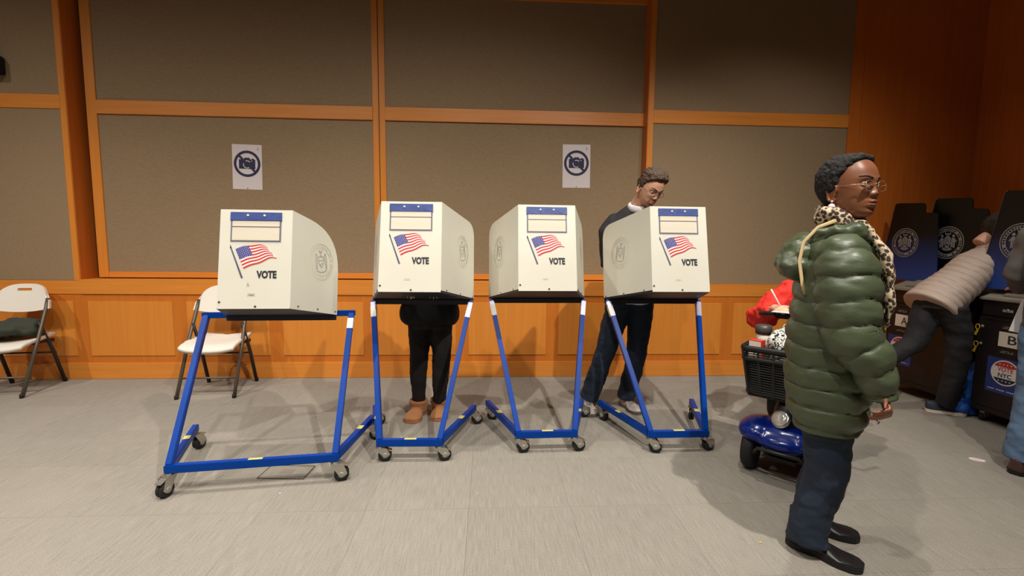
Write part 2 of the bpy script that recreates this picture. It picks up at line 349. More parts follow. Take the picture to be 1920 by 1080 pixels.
def seal_outline():
    ps = []
    def st(pts, wd=.016, close=True):
        n = len(pts)
        for i in range(n if close else n-1):
            a, b = pts[i], pts[(i+1) % n]; dx, dy = b[0]-a[0], b[1]-a[1]; L = sqrt(dx*dx+dy*dy) or 1; nx, ny = -dy/L*wd, dx/L*wd
            ps.append(poly2([(a[0]+nx, a[1]+ny), (b[0]+nx, b[1]+ny), (b[0]-nx, b[1]-ny), (a[0]-nx, a[1]-ny)]))
    st([(-.12, .62), (-.02, .5), (.04, .5), (.14, .64)], .03, False); st([(-.2, .28), (.2, .28), (.21, -.05), (0, -.32), (-.21, -.05)])
    st([(-.2, .05), (.2, .1)], .012, False); st([(-.06, .42), (0, .3), (.08, .42)], .014, False)
    for s in (-1, 1): st([(s*.36, -.4), (s*.33, .0), (s*.3, .3), (s*.36, .46), (s*.42, .3), (s*.44, -.1), (s*.42, -.4)], .018, False)
    st([(-.4, -.45), (-.15, -.56), (.15, -.56), (.4, -.45)], .02, False); st([(-.12, -.2), (.1, -.05)], .02, False)
    return j2(*ps)

# ------------------------------------------------------------------ setting
WY, RY = 4.35, 4.49
fl_ = mesh('floor', *boxd(-7, 4.8, -5, WY+.2, -.1, -.006), 'carpet'); tag(fl_, 'grey carpet tile floor with fine streaks', kind='structure')
tm = None
for i in range(-13, 9):
    for j in range(-3, 5):
        x0 = .41+.5*i; y0 = 2.12+.5*j
        x1 = x0+.5; y1 = min(y0+.5, WY-.012)
        if x0 > 4.3 or y1-y0 < .1: continue
        if tm is None or abs(y1-y0-.5) > 1e-4:
            o = box('carpet_tile', -.2496, .2496, -(y1-y0)/2+.0004, (y1-y0)/2-.0004, -.006, 0, 'carpet', fl_, bevel=0)
            if tm is None and abs(y1-y0-.5) < 1e-4: tm = o.data
        else:
            o = link(bpy.data.objects.new('carpet_tile', tm), fl_)
        o.location = (x0+.25, (y0+y1)/2, 0)
wb = box('wall_back', -7, 4.9, 4.56, 4.7, 0, CEIL, 'gap', bevel=0); tag(wb, 'back wall of fabric panels in wood frames above wainscot', kind='structure')
def wp(name, x0, x1, y0, y1, z0, z1, m, bevel=.002): return box(name, x0, x1, y0, y1, z0, z1, m, wb, bevel)
ZB, ZR0, ZR1, ZT = .93, 2.45, 2.572, CEIL
# far left bay
wp('fabric_panel', -7, -3.79, WY+.004, 4.56, .925, ZR0, 'fabric'); wp('fabric_panel', -7, -3.79, WY+.004, 4.56, ZR1, ZT, 'fabric')
wp('rail', -7, -3.79, WY-.004, 4.55, ZR0, ZR1, 'wood_h'); wp('stile', -3.79, -3.737, WY-.006, 4.56, .925, ZT, 'wood')
wp('reveal_board', -3.739, -3.733, WY, 4.56, .93, ZT, 'wood_red', 0)
# recessed panels
wp('gap_board', -3.733, -3.676, RY+.05, 4.57, .93, ZT, 'gap', 0)
for a, b in ((-3.68, -1.043), (-1.036, 1.503)):
    l = a+.09 if a < -2 else a+.055; r = b-.055 if b < 0 else b
    wp('stile', a, l, RY-.01, 4.56, .945, ZT, 'wood')
    if b < 0: wp('stile', r, b, RY-.01, 4.56, .945, ZT, 'wood')
    wp('rail', l, r, RY-.008, 4.56, .945, 1.0, 'wood_h')
    wp('rail', l, r, RY-.02, 4.56, ZR0, ZR1, 'wood_h'); wp('rail', l, r, RY-.02, 4.56, 3.575, 3.70, 'wood_h')
    for z0, z1 in ((1.0, ZR0), (ZR1, 3.575), (3.70, ZT)): wp('fabric_panel', l, r, RY, 4.56, z0, z1, 'fabric', 0)
# right bays
wp('reveal_board', 1.498, 1.506, WY, 4.56, .93, ZT, 'wood_red', 0); wp('stile', 1.503, 1.553, WY-.006, 4.56, .925, ZT, 'wood')
wp('fabric_panel', 1.553, 3.474, WY+.004, 4.56, .92, ZR0, 'fabric'); wp('fabric_panel', 1.553, 3.474, WY+.004, 4.56, ZR1, ZT, 'fabric')
wp('rail', 1.553, 3.474, WY-.004, 4.55, ZR0, ZR1, 'wood_h')
wp('stile', 3.474, 3.588, WY-.004, 4.56, .92, ZT, 'wood_red'); wp('wood_panel', 3.591, 4.8, WY, 4.56, .92, ZT, 'wood_red')
# wainscot
wp('wainscot_backing', -7, 4.8, WY, 4.56, 0, .925, 'wood_dark', 0)
wp('wainscot_cap', -7, -3.737, WY-.006, WY+.01, .80, .925, 'wood_h'); wp('wainscot_cap', -3.737, 1.503, WY-.012, 4.56, .80, .935, 'wood_h'); wp('wainscot_cap', 1.503, 4.8, WY-.006, WY+.01, .80, .918, 'wood_h')
k = -4
while -3.69+.875*k < 4.7:
    x0 = -3.69+.875*k; wp('wainscot_panel', x0, min(x0+.755, 4.78), WY-.007, WY+.01, .218, .734, 'wood', .004); k += 1
bb = box('baseboard_back', -7, 4.8, WY-.014, WY+.01, 0, .153, 'wood_h', bevel=.003); tag(bb, 'honey wood baseboard along the back wall', kind='structure')
o = box('wall_right', 4.8, 4.95, -5, 4.7, 0, CEIL, 'wood_red', bevel=0); tag(o, 'plain dark orange wood wall behind the ballot scanners', kind='structure')
o = box('wall_left', -7.15, -7, -5, 4.7, 0, CEIL, 'wood', bevel=0); tag(o, 'side wall of the room', kind='structure')
o = box('wall_front', -7, 4.8, -5.15, -5, 0, CEIL, 'plain', bevel=0); tag(o, 'wall behind the camera', kind='structure')
o = box('ceiling', -7, 4.8, -5, 4.7, CEIL, CEIL+.1, 'ceil', bevel=0); tag(o, 'ceiling of the hall', kind='structure')

# wall speaker and the two no-photo notices
sp = empty('wall_speaker', (-4.34, WY, 2.72), 0, 'small black loudspeaker on fabric wall above folding chair with jacket', 'speaker')
box('cabinet', -.12, .12, -.13, 0, 0, .152, 'black', sp, .008); box('grille', -.105, .105, -.135, -.13, .012, .14, 'rubber', sp, .003)
def notice(x, z, tilt, y, label):
    o = empty('notice_sheet', (x, y, z), 0, label, 'notice', 'no photography notices'); o.rotation_euler = (0, tilt, 0)
    W, H = .272, .415
    box('sheet', -W/2, W/2, -.0012, 0, -H/2, H/2, 'paper', o, 0)
    F = lambda a, b: V((a, -.0022, b)); G = lambda a, b: V((a, -.0030, b))
    cy = .03
    decal('prohibition_ring', *sh2(annulus(.098, .122), 0, cy), F, 'navy_ink', o)
    cam2 = j2(poly2([(-.075, -.045), (.075, -.045), (.075, .042), (-.075, .042)]), poly2([(-.03, .042), (.03, .042), (.022, .058), (-.022, .058)]), poly2([(.04, .042), (.065, .042), (.065, .05), (.04, .05)]))
    decal('camera_symbol', *sh2(cam2, 0, cy-.002), F, 'navy_ink', o)
    decal('lens_ring', *j2(sh2(annulus(.030, .037, 20, pi*.5-.9, pi*.5+.5), 0, cy-.006), sh2(annulus(.030, .037, 20, pi*1.0-.3, pi*1.75), 0, cy-.006), disc(.043, cy+.026, .005, 10)), G, 'paper', o)
    c, s = cos(-pi/4), sin(-pi/4)
    def rr(p): return (p[0]*c-p[1]*s, p[0]*s+p[1]*c+cy)
    decal('prohibition_bar', *poly2([rr(p) for p in ((-.11, -.0105), (-.028, -.0105), (-.028, .0105), (-.11, .0105))]), G, 'navy_ink', o)
    decal('prohibition_bar', *poly2([rr(p) for p in ((.03, -.0105), (.11, -.0105), (.11, .0105), (.03, .0105))]), G, 'navy_ink', o)
    decal('small_mark', *j2(*[poly2([(.096, .155+.007*i), (.104, .155+.007*i), (.104, .16+.007*i), (.096, .16+.007*i)]) for i in range(4)]), F, 'sleeve_edge', o)
    lathe('pin', [(0, .004), (.004, .004), (.006, .002)], (0, -.001, -H/2+.01), (0, -1, 0), 'tube_d', o, 8)
notice(-2.275, 1.995, radians(1.2), RY-.001, 'white no photography notice pinned up above the wide low booth')
notice(.855, 2.06, radians(-.6), RY-.001, 'white no photography notice pinned up between third and fourth booth')

# ------------------------------------------------------------------ folding chairs
def chair(loc, rz, label):
    c = empty('folding_chair', loc, rz, label, 'chair', 'white folding chairs by the wall')
    for s in (-1, 1):
        tube('front_leg', [(s*.222, -.235, .0, .0145), (s*.218, -.04, .42, .0145), (s*.205, .10, .70, .0145), (s*.20, .135, .78, .0145)], 'tube', c, 10)
        tube('rear_leg', [(s*.208, .235, .0, .0145), (s*.204, .14, .30, .0145), (s*.198, .02, .585, .0115)], 'tube_d', c, 10)
        beam('seat_rail', (s*.195, -.12, .425), (s*.195, .17, .405), .012, .03, 'tube_d', c)
        for (x, y) in ((s*.222, -.235), (s*.208, .235)): lathe('foot_cap', [(0, .0155), (.03, .0150), (.034, .012)], (x, y, 0), (0, 0, 1), 'tube_d', c, 10)
    tube('cross_bar', [(-.22, -.165, .155, .008), (.22, -.165, .155, .008)], 'tube', c, 8); tube('cross_bar', [(-.205, .165, .29, .008), (.205, .165, .29, .008)], 'tube_d', c, 8)
    # seat: contoured slab with a notch at the back edge
    vs, fs = [], []; NX, NY = 24, 16
    def top(x, y): return .445+.018*(y/.2)+.012*(abs(x)/.2)**2*(1 if y > -.1 else .6)-.01*math.exp(-((y-.05)/.12)**2)*(1-(x/.2)**2)-(.03*max(0, (-.14-y)/.08)**1.5 if y < -.14 else 0)
    for q in (0, 1):
        for j in range(NY+1):
            for i in range(NX+1):
                x = -.215+.43*i/NX; y = -.215+.415*j/NY
                hw = .215*(1-.10*max(0, (y+.0)/.2)); x *= hw/.215
                if j == NY: y -= .03*math.exp(-(x/.035)**2)
                if j == 0: y += .02*(abs(x)/.2)**3
                vs.append((x, y, top(x, y)-(.032 if q else 0)))
    n = (NX+1)*(NY+1)
    for j in range(NY):
        for i in range(NX):
            a = j*(NX+1)+i; b = a+1; d = a+NX+1; e = d+1; fs += [(a, b, e, d), (a+n, d+n, e+n, b+n)]
    ring = [i for i in range(NX+1)]+[j*(NX+1)+NX for j in range(1, NY+1)]+[NY*(NX+1)+i for i in range(NX-1, -1, -1)]+[j*(NX+1) for j in range(NY-1, 0, -1)]
    for i, a in enumerate(ring): b = ring[(i+1) % len(ring)]; fs.append((a, a+n, b+n, b))
    mesh('seat', vs, fs, 'chairw', c, smooth=True, bevel=0)
    # backrest: curved shell with rounded top and a handle slot
    cols, rows = 40, 20; vs, fs = [], []; cells = []
    def bk(i, j, off):
        s = -1+2*i/cols; t = j/rows
        hw = .232-.016*t; zt = .905-.115*abs(s)**3.2 if abs(s) > 0 else .905
        zb = .675+.022*(abs(s)**2)*1.0+ .0
        zb = .665+.03*abs(s)**2
        z = zb+(zt-zb)*t; x = s*(hw-(.03*max(0, (t-.6)/.4)**2)*abs(s)**6)
        y = .105+(z-.70)*.32-.035*(1-s*s)*-1*.6+off
        y = .105+(z-.70)*.34+.03*(1-s*s)+off
        return (x, y, z)
    for off in (-.011, .011):
        for j in range(rows+1):
            for i in range(cols+1): vs.append(bk(i, j, off))
    n = (cols+1)*(rows+1); hole = lambda i, j: 15 <= i <= 24 and 15 <= j <= 16
    from collections import defaultdict
    ecount = defaultdict(int); q = []
    for j in range(rows):
        for i in range(cols):
            if hole(i, j): continue
            a = j*(cols+1)+i; f = (a, a+1, a+cols+2, a+cols+1); q.append(f); fs.append(f); fs.append(tuple(k+n for k in reversed(f)))
            for k in range(4): ecount[tuple(sorted((f[k], f[(k+1) % 4])))] += 1
    for f in q:
        for k in range(4):
            a, b = f[k], f[(k+1) % 4]
            if ecount[tuple(sorted((a, b)))] == 1: fs.append((b, a, a+n, b+n))
    mesh('backrest', vs, fs, 'chairw', c, smooth=False)
    return c
ch1 = chair((-4.06, 4.02, 0), radians(7), 'white folding chair holding a dark jacket against the wall')
ch2 = chair((-2.345, 4.0, 0), radians(4), 'empty white folding chair behind the wide low booth')
jk = fuse('folded_jacket', [elld((-4.11, 4.02, .53), (.22, .17, .06)), elld((-4.04, 4.08, .55), (.17, .12, .06)), elld((-4.2, 4.0, .52), (.16, .15, .05)), elld((-3.90, 4.05, .51), (.06, .09, .035))], .012, 'jacket', None, 3, [(.03, 7, 7, 9), (.012, 22, 22, 22)])
tag(jk, 'crumpled dark green jacket lying on folding chair seat', 'jacket')
# ------------------------------------------------------------------ voting booths
SN = dict(a=.177, b=.348, c=.553, zb=.114, e=.335, g=.515, t=.897, i=.184, j=.047, k=1.008, l=.181, m=.157, n=1.543, o=.352, p=.554, q=.900, rc=.10, bt=.985)
SW = dict(a=.404, b=.525, c=.520, zb=.134, e=.421, g=.517, t=.846, i=.184, j=0, k=.941, l=.184, m=.092, n=1.464, o=.323, p=.366, q=.850, rc=.24, bt=.95, off=(.0013, .0744, -.078))

def caster(b, x, y, ztop, ang, parent):
    """swivel caster: fork, wheel, brake pedal"""
    d = V((cos(ang), sin(ang), 0)); s = V((-d.y, d.x, 0)); c = V((x, y, 0)); r = .039; off = .030
    wc = c+d*off+V((0, 0, r))
    cheeks = []
    for k in (-1, 1):
        pl = [c+s*k*.021+V((0, 0, ztop-.010))+d*-.024, c+s*k*.021+V((0, 0, ztop-.010))+d*.040, wc+s*k*.021+d*.030+V((0, 0, .006)), wc+s*k*.021+d*.016-V((0, 0, .010)), wc+s*k*.021+d*.004-V((0, 0, .014)), wc+s*k*.021-d*.014-V((0, 0, .002))]
        cheeks.append(prismd(pl, s*k*.003))
    plate = prismd([c+d*-.024+s*-.027+V((0, 0, ztop-.014)), c+d*.03+s*-.027+V((0, 0, ztop-.014)), c+d*.03+s*.027+V((0, 0, ztop-.014)), c+d*-.024+s*.027+V((0, 0, ztop-.014))], (0, 0, .007))
    stem = lathed([(0, .017), (.008, .017), (.008, .010), (.016, .010)], c+V((0, 0, ztop-.009)), (0, 0, 1), 12)
    f = mesh('caster', *join(*cheeks, plate, stem), 'steel', parent)
    for k in (-.0100, .0100):
        lathe('wheel', [(-.009, r-.006), (-.007, r), (.007, r), (.009, r-.006)], wc+s*k, s, 'rubber', f, 20)
    lathe('hub', [(-.026, .008), (-.0255, .017), (.0255, .017), (.026, .008)], wc, s, 'hub', f, 12)
    p = c+d*.03+V((0, 0, ztop-.018))
    beam('brake_pedal', p, p+d*.040-V((0, 0, .012)), .036, .006, 'steel', f, bevel=.001)

def booth(label, x, y, th, S, casts, wide=False, marks=()):
    b = empty('voting_booth', (x, y, 0), th, label, 'voting booth', 'voting booths with flag fronts')
    P = {}
    for s, n in ((-1, 'L'), (1, 'R')):
        P['base'+n] = V((s*S['a'], 0, S['zb'])); P['rear'+n] = V((s*S['b'], S['c'], S['zb'])); P['leg'+n] = V((s*S['e'], S['g'], S['t']))
        P['fb'+n] = V((s*S['i'], S['j'], S['k'])); P['ft'+n] = V((s*S['l'], S['m'], S['n'])); P['rb'+n] = V((s*S['o'], S['p'], S['q']))
    if 'off' in S:
        dx, dy, ro = S['off']
        for k_ in P:
            if k_[:2] in ('fb', 'ft', 'rb'):
                p = P[k_]; P[k_] = V((dx+cos(ro)*p.x-sin(ro)*p.y, dy+sin(ro)*p.x+cos(ro)*p.y, p.z))
    bh = .042
    beam('front_base_bar', P['baseL']-V((.018, 0, 0)), P['baseR']+V((.018, 0, 0)), .034, bh, 'blue', b)
    for s, n in ((-1, 'L'), (1, 'R')):
        d = (P['rear'+n]-P['base'+n]).normalized()
        beam('side_base_bar', P['base'+n]+d*.018, P['rear'+n]+d*.03, .034, bh, 'blue', b)
        q = P['base'+n]+d*.33; beam('tape_strip', q+V((0, 0, bh/2+.0008)), q+d*.05+V((0, 0, bh/2+.0008)), .033, .001, 'tape', b, bevel=0)
        foot = P['base'+n]+V((0, .004, bh/2-.006)); dl = (P['leg'+n]-foot).normalized()
        beam('leg', foot, P['leg'+n], .032, .032, 'blue', b, hint=(0, -1, .3))
        # pale leg-top band: glossy reflection and wear painted in, plain blue on wide booth
        dd, ss, uu = frame(P['leg'+n]-foot, (0, -1, .3))
        beam('sheen_wear_band', foot+(P['leg'+n]-foot)*.86, foot+(P['leg'+n]-foot)*.985, .0335, .0335, 'sheen_wear' if not wide else 'blue', b, hint=(0, -1, .3), bevel=.002)
    beam('label_sticker', P['legR' if wide else 'legL']-(P['legR' if wide else 'legL']-P['baseR' if wide else 'baseL'])*.05, P['legR' if wide else 'legL']-(P['legR' if wide else 'legL']-P['baseR' if wide else 'baseL'])*.13, .0355, .0355, 'sticker', b, hint=(0, -1, .3), bevel=0)
    q = V((0, 0, S['zb']+bh/2+.0008)); beam('tape_strip', q+V((-.03, 0, 0)), q+V((.04, 0, 0)), .02, .001, 'tape', b, bevel=0)
    if wide: beam('top_crossbar', P['legL']+V((-.022, 0, 0)), P['legR']+V((.022, 0, 0)), .034, .034, 'blue', b)
    else: beam('top_crossbar', P['legL']+V((.0, 0, -.004)), P['legR']+V((.0, 0, -.004)), .03, .03, 'shelf', b)
    for nm, (cx, cy, ang) in zip('abcd', casts): caster(b, cx, cy, S['zb']-bh/2, ang, b)
    # writing shelf, sloping down to the voter
    nrm = (P['fbR']-P['fbL']).cross(P['rbL']-P['fbL']).normalized()
    prism('writing_shelf', [P['fbL'], P['fbR'], P['rbR'], P['rbL']], nrm*.012, 'shelf', b)
    lip = [P['rbL']+V((.004, -.004, -.016)), P['rbR']+V((-.004, -.004, -.016))]
    beam('shelf_lip', lip[0], lip[1], .012, .03, 'shelf', b)
    # front and side panels
    tn = (P['fbR']-P['fbL']).cross(P['ftL']-P['fbL']).normalized()
    if tn.y > 0: tn = -tn
    prism('front_panel', [P['fbL'], P['fbR'], P['ftR'], P['ftL']], -tn*.005, 'cream', b, bevel=.001)
    def F(u, v, e=.0012):
        a = P['ftL'].lerp(P['ftR'], u); c = P['fbL'].lerp(P['fbR'], u); return a.lerp(c, v)+tn*e
    for s, n in ((-1, 'L'), (1, 'R')):
        fb, ft, rb = P['fb'+n], P['ft'+n], P['rb'+n]; e1 = rb-fb; e2 = ft-fb
        L1 = e1.length; L2 = e2.length; ra, rbv = S['rc']/L1*1.1, S['rc']/L2
        uv = [(0, 0), (1, 0), (1, S['bt']-rbv)]
        # rounded upper rear corner, then straight to the top of the front panel
        cb = S['bt']; p0 = (1, cb-rbv); p1 = (1, cb+.0); tgt = (0, 1.0); L = sqrt((1-0)**2+(cb-1)**2)
        p2 = (1-ra, cb+(1-cb)*ra)
        for k in range(1, 9):
            t = k/9; uv.append(((1-t)**2*p0[0]+2*t*(1-t)*p1[0]+t*t*p2[0], (1-t)**2*p0[1]+2*t*(1-t)*p1[1]+t*t*p2[1]))
        uv += [p2, tgt]
        pn = e1.cross(e2).normalized()
        if pn.x*s < 0: pn = -pn
        prism('side_panel', [fb+e1*a+e2*c for a, c in uv], -pn*.004, 'cream', b, bevel=.0008)
        # seal printed on the outside
        ctr = fb+e1*.60+e2*.56-V((0, 0, .0)); ex = V((e1.x, e1.y, 0)).normalized()*(1 if s > 0 else -1); ey = pn.cross(ex)*1
        if ey.z < 0: ey = -ey
        SF = lambda X, Y, k=.0012: ctr+ex*X*.108+ey*Y*.108+pn*k
        decal('seal_ring', *j2(annulus(.96, 1.0), annulus(.74, .765), seal_letters(.80, .92, 40)), SF, 'seal_l', b)
        decal('seal_figures', *seal_outline(), SF, 'seal_d', b)
        for a in (.15, .55, .95):
            q = fb+e1*a+e2*.035; lathe('screw', [(0, .006), (.002, .005), (.003, .002)], q, pn, 'tube', b, 8)
    for u, v in ((.52, .975), (.03, .93)): lathe('screw', [(0, .0065), (.002, .006), (.0035, .002)], F(u, v, 0), tn, 'tube', b, 8)
    # document sleeve
    def rect(u0, u1, v0, v1): return [(u0, v0), (u0, v1), (u1, v1), (u1, v0)], [(0, 1, 2, 3)]
    pr = lambda n, r, e, m, par: mesh(n, *prismd([F(*p, .0005) for p in r[0]], tn*e), m, par)
    ds = pr('document_sleeve', rect(.15, .845, .03, .325), .002, 'sleeve_edge', b)
    pr('sleeve_pocket', rect(.172, .823, .115, .312), .003, 'sleeve', ds)
    pr('top_band', rect(.145, .852, .028, .112), .006, 'band', ds)
    pr('pocket_edge', rect(.168, .826, .172, .178), .0042, 'line', ds)
    for u in (.385, .615): lathe('rivet', [(0, .0065), (.003, .006), (.0045, .002)], F(u, .062, .0065), tn, 'pearl', ds, 10)
    # flag
    hoist = ((.225, .40), (.345, .60)); fly = ((.655, .375), (.80, .488))
    def flag(s, t):
        a = (hoist[0][0]+(hoist[1][0]-hoist[0][0])*t, hoist[0][1]+(hoist[1][1]-hoist[0][1])*t)
        c = (fly[0][0]+(fly[1][0]-fly[0][0])*t, fly[0][1]+(fly[1][1]-fly[0][1])*t)
        wv = -.030*sin(pi*s)*(1-.6*t)-.012*sin(3*pi*s+1.0*t+.3)*s-.012*s*sin(9*s)*t
        return a[0]+(c[0]-a[0])*s, a[1]+(c[1]-a[1])*s+wv
    def stripmesh(s0, s1, t0, t1, n=16):
        vs, fs = [], []
        for k in range(n+1):
            s = s0+(s1-s0)*k/n; vs += [flag(s, t0), flag(s, t1)]
            if k: fs.append((2*k-2, 2*k-1, 2*k+1, 2*k))
        return vs, fs
    fp = decal('flag_print', *stripmesh(0, 1, 0, 1, 24), lambda u, v: F(u, v, .0010), 'white', b)
    st = []
    for k in range(0, 13, 2):
        s0 = .40 if k < 7 else 0; st.append(stripmesh(s0, 1-.02*((k*5) % 3), k/13, (k+1)/13))
    decal('red_stripes', *j2(*st), lambda u, v: F(u, v, .0016), 'red', fp)
    decal('star_field', *stripmesh(0, .40, 0, 7/13), lambda u, v: F(u, v, .0016), 'navy', fp)
    stars = []
    for r_ in range(9):
        for c_ in range(6 if r_ % 2 == 0 else 5):
            s = (.035+.066*(c_+(.5 if r_ % 2 else 0))); t = (.5+r_)*(7/13)/9; u, v = flag(s, t)
            stars.append(poly2([(u+.0075*(1 if q % 2 == 0 else .42)*sin(q*pi/5), v-.0052*(1 if q % 2 == 0 else .42)*cos(q*pi/5)) for q in range(10)]))
    decal('stars', *j2(*stars), lambda u, v: F(u, v, .0022), 'white', fp)
    pu0, pv0, pu1, pv1 = .155, .375, .325, .69
    decal('flagpole', *j2(poly2([(pu0-.009, pv0), (pu0+.006, pv0-.003), (pu1+.016, pv1), (pu1-.010, pv1+.004)]), poly2([(pu0-.004, pv0-.018), (pu0+.022, pv0+.018), (pu0-.008, pv0+.018)])), lambda u, v: F(u, v, .0016), 'pole', fp)
    tv, tf = text2d('VOTE', .05)
    decal('vote_lettering', [(.523+.278*a, .696-.079*c) for a, c in tv], tf, lambda u, v: F(u, v, .0014), 'ink', b)
    ps = [annulus(.55, .75, 10, pi*1.1, pi*1.9), poly2([(-1, -.9), (1, -.9), (1, -.75), (-1, -.75)]), annulus(.2, .34, 8, pi*1.0, pi*2.0)]
    ps[0] = sh2(ps[0], 0, .2, 1.2)
    decal('faded_emblem', [(.46+.055*a, .845-.028*c) for a, c in j2(*ps)[0]], j2(*ps)[1], lambda u, v: F(u, v, .0012), 'stain' if not wide else 'seal_d', b)
    for nm, sh in marks: decal(nm, [(a, c) for a, c in sh[0]], sh[1], lambda u, v: F(u, v, .0013), 'seal_d', b)
    return b
# direction of each swivel caster as it came to rest
nb = lambda S, a: [(-S['a'], 0, a[0]), (S['a'], 0, a[1]), (-S['b'], S['c'], a[2]), (S['b'], S['c'], a[3])]
t5 = text2d('5'); five = ([(.395+.035*a, .775-.032*c) for a, c in t5[0]], t5[1])
booth('wide low voting booth with long blue front bar', -1.226, 2.359, .125, SW, nb(SW, (-1.9, .15, 1.3, -.1)), True, [('handwritten_mark', five)])
booth('tall voting booth with tan boots visible beneath it', -.463, 2.628, -.016, SN, nb(SN, (.2, .25, .4, .3)))
booth('tall voting booth with nobody standing behind it', .37, 2.724, .025, SN, nb(SN, (.1, .2, -.2, .2)))
booth('tall voting booth where a man in glasses is writing', 1.203, 2.705, .010, SN, nb(SN, (-.3, .4, -1.2, -2.0)))

# ------------------------------------------------------------------ people
def xf(M4, ps):
    return [([M4@V(v) for v in a], b) for a, b in ps]
HROWS = [(.126, -.012, -.022, .006), (.122, .018, -.050, .030), (.112, .044, -.074, .048), (.095, .064, -.090, .061), (.070, .079, -.100, .070), (.045, .086, -.103, .0745), (.020, .088, -.101, .0755), (.0, .086, -.096, .0745),
         (-.020, .083, -.086, .071), (-.042, .082, -.072, .066), (-.060, .082, -.058, .0605), (-.076, .079, -.042, .054), (-.092, .077, -.022, .045), (-.105, .068, -.004, .033), (-.114, .048, .014, .014)]
def hrow(z):
    R_ = HROWS
    if z >= R_[0][0]: return R_[0][1:]
    if z <= R_[-1][0]: return R_[-1][1:]
    for i in range(len(R_)-1):
        if R_[i][0] >= z >= R_[i+1][0]: break
    p0, p1, p2, p3 = R_[max(i-1, 0)], R_[i], R_[i+1], R_[min(i+2, len(R_)-1)]; t = (p1[0]-z)/(p1[0]-p2[0])
    out = []
    for k in (1, 2, 3):
        m1 = (p2[k]-p0[k])*.5 if i > 0 else (p2[k]-p1[k]); m2 = (p3[k]-p1[k])*.5
        out.append((2*t**3-3*t*t+1)*p1[k]+(t**3-2*t*t+t)*m1+(-2*t**3+3*t*t)*p2[k]+(t**3-t*t)*m2)
    return out
G_ = lambda v, s: math.exp(-(v/s)**2)
def face_dx(y, z):
    """relief of the face, added along +x"""
    ay = abs(y); d = 0
    for z0, a0, sg in ((.016, .003, .007), (.004, .007, .007), (-.008, .012, .009), (-.019, .017, .0115), (-.028, .018, .0145), (-.035, .008, .014)):
        d += a0*.62*G_(z-z0, .0085)*G_(y, sg)
    d += .0085*G_(ay-.0145, .0065)*G_(z+.029, .0075)
    d -= .0135*G_(ay-.032, .016)*G_(z-.008, .0125)
    d += .0045*G_(ay-.030, .024)*G_(z-.030, .008)+.002*G_(y, .012)*G_(z-.026, .008)
    d += .004*G_(ay-.046, .018)*G_(z+.020, .016)
    d += .0095*G_(y, .021)*(G_(z+.0535, .0055)+1.05*G_(z+.0685, .0065))+.003*G_(y, .028)*G_(z+.060, .02)
    d -= .005*G_(y, .022)*G_(z+.0610, .0024)
    d -= .0035*G_(y, .02)*G_(z+.080, .005)
    d += .005*G_(y, .018)*G_(z+.095, .011)
    return d
PW = 2.25
def front_x(y, z):
    f, b, w = hrow(z); xc = (f+b)/2; a = (f-b)/2; s = min(.999, abs(y)/w)**(PW/2); return xc+a*(1-s*s)**(1/PW)+face_dx(y, z)
def head_surface(off=None, NA=88, NZ=104):
    vs, fs = [], []
    for j in range(NZ+1):
        z = .126-.240*(j/NZ); f, b, w = hrow(z); xc = (f+b)/2; a = (f-b)/2
        for i in range(NA):
            t = -pi+2*pi*i/NA; ph = t-.45*sin(t); c, s = cos(ph), sin(ph)
            cx = math.copysign(abs(c)**(2/PW), c); sy = math.copysign(abs(s)**(2/PW), s)
            x = xc+a*cx; y = w*sy
            if c > 0: x += face_dx(y, z)*min(1, c*2.2)
            p = V((x, y, z))
            if off:
                n = V((cx*a/(a*a+1e-6)*a, sy, max(0, (z-.04)/.086)*1.0)); n = V((x-xc, y*1.15, (z-.02)*1.0 if z > .02 else 0)).normalized(); p = p+n*off(p)
            vs.append(p)
    for j in range(NZ):
        for i in range(NA): fs.append((j*NA+i, j*NA+(i+1) % NA, (j+1)*NA+(i+1) % NA, (j+1)*NA+i))
    fs.append(tuple(range(NA))); fs.append(tuple(reversed([NZ*NA+i for i in range(NA)])))
    return vs, fs
def ear_pieces(s):
    c = V((-.014, s*.0735, -.014)); tl = Matrix.Rotation(.18, 3, 'Y')
    rim = [tuple(c+tl@V((.017*cos(a)*(1.0 if sin(a) > 0 else .72), s*(.006+.004*(1-cos(a))*.5), .031*sin(a))))+(.0042,) for a in [2*pi*k/20 for k in range(20)]]
    return [tubed(rim, 8, (0, 1, 0), True), elld(c+V((.0, 0, 0)), (.0145, .006, .027), tl), elld(c+V((.004, s*.001, -.028)), (.008, .006, .009))]
def head_pieces(): return [head_surface()]+ear_pieces(1)+ear_pieces(-1)
def head_mesh(name, Mh, m, body_obj, vox=.0034):
    """finely modelled head, merged into the body mesh"""
    h = fuse(name, xf(Mh, head_pieces()+[tubed([(-.028, 0, -.06, .045), (-.036, 0, -.10, .050), (-.042, 0, -.15, .053)], 18)]), vox, m, None, 2)
    bm = bmesh.new(); bm.from_mesh(body_obj.data); bm.from_mesh(h.data); bm.to_mesh(body_obj.data); bm.free()
    me = h.data; bpy.data.objects.remove(h); bpy.data.meshes.remove(me)
    body_obj.data.polygons.foreach_set('use_smooth', [True]*len(body_obj.data.polygons))
def hair_cap(name, Mh, m, p, line, thick, vox=.005, wr=(), smooth=2):
    """shell over the scalp behind the hairline; line: [(z, x_front)] from crown down, thick(p)"""
    def xh(z):
        if z >= line[0][0]: return line[0][1]
        for (z0, x0), (z1, x1) in zip(line[:-1], line[1:]):
            if z0 >= z >= z1: return x0+(x1-x0)*(z0-z)/(z0-z1)
        return -9
    def off(q):
        t = (xh(q.z)-q.x)/.014+.5; t = max(0, min(1, t)); t = t*t*(3-2*t); return -.008+(thick(q)+.008)*t
    return fuse(name, xf(Mh, [head_surface(off)]), vox, m, p, smooth, wr)
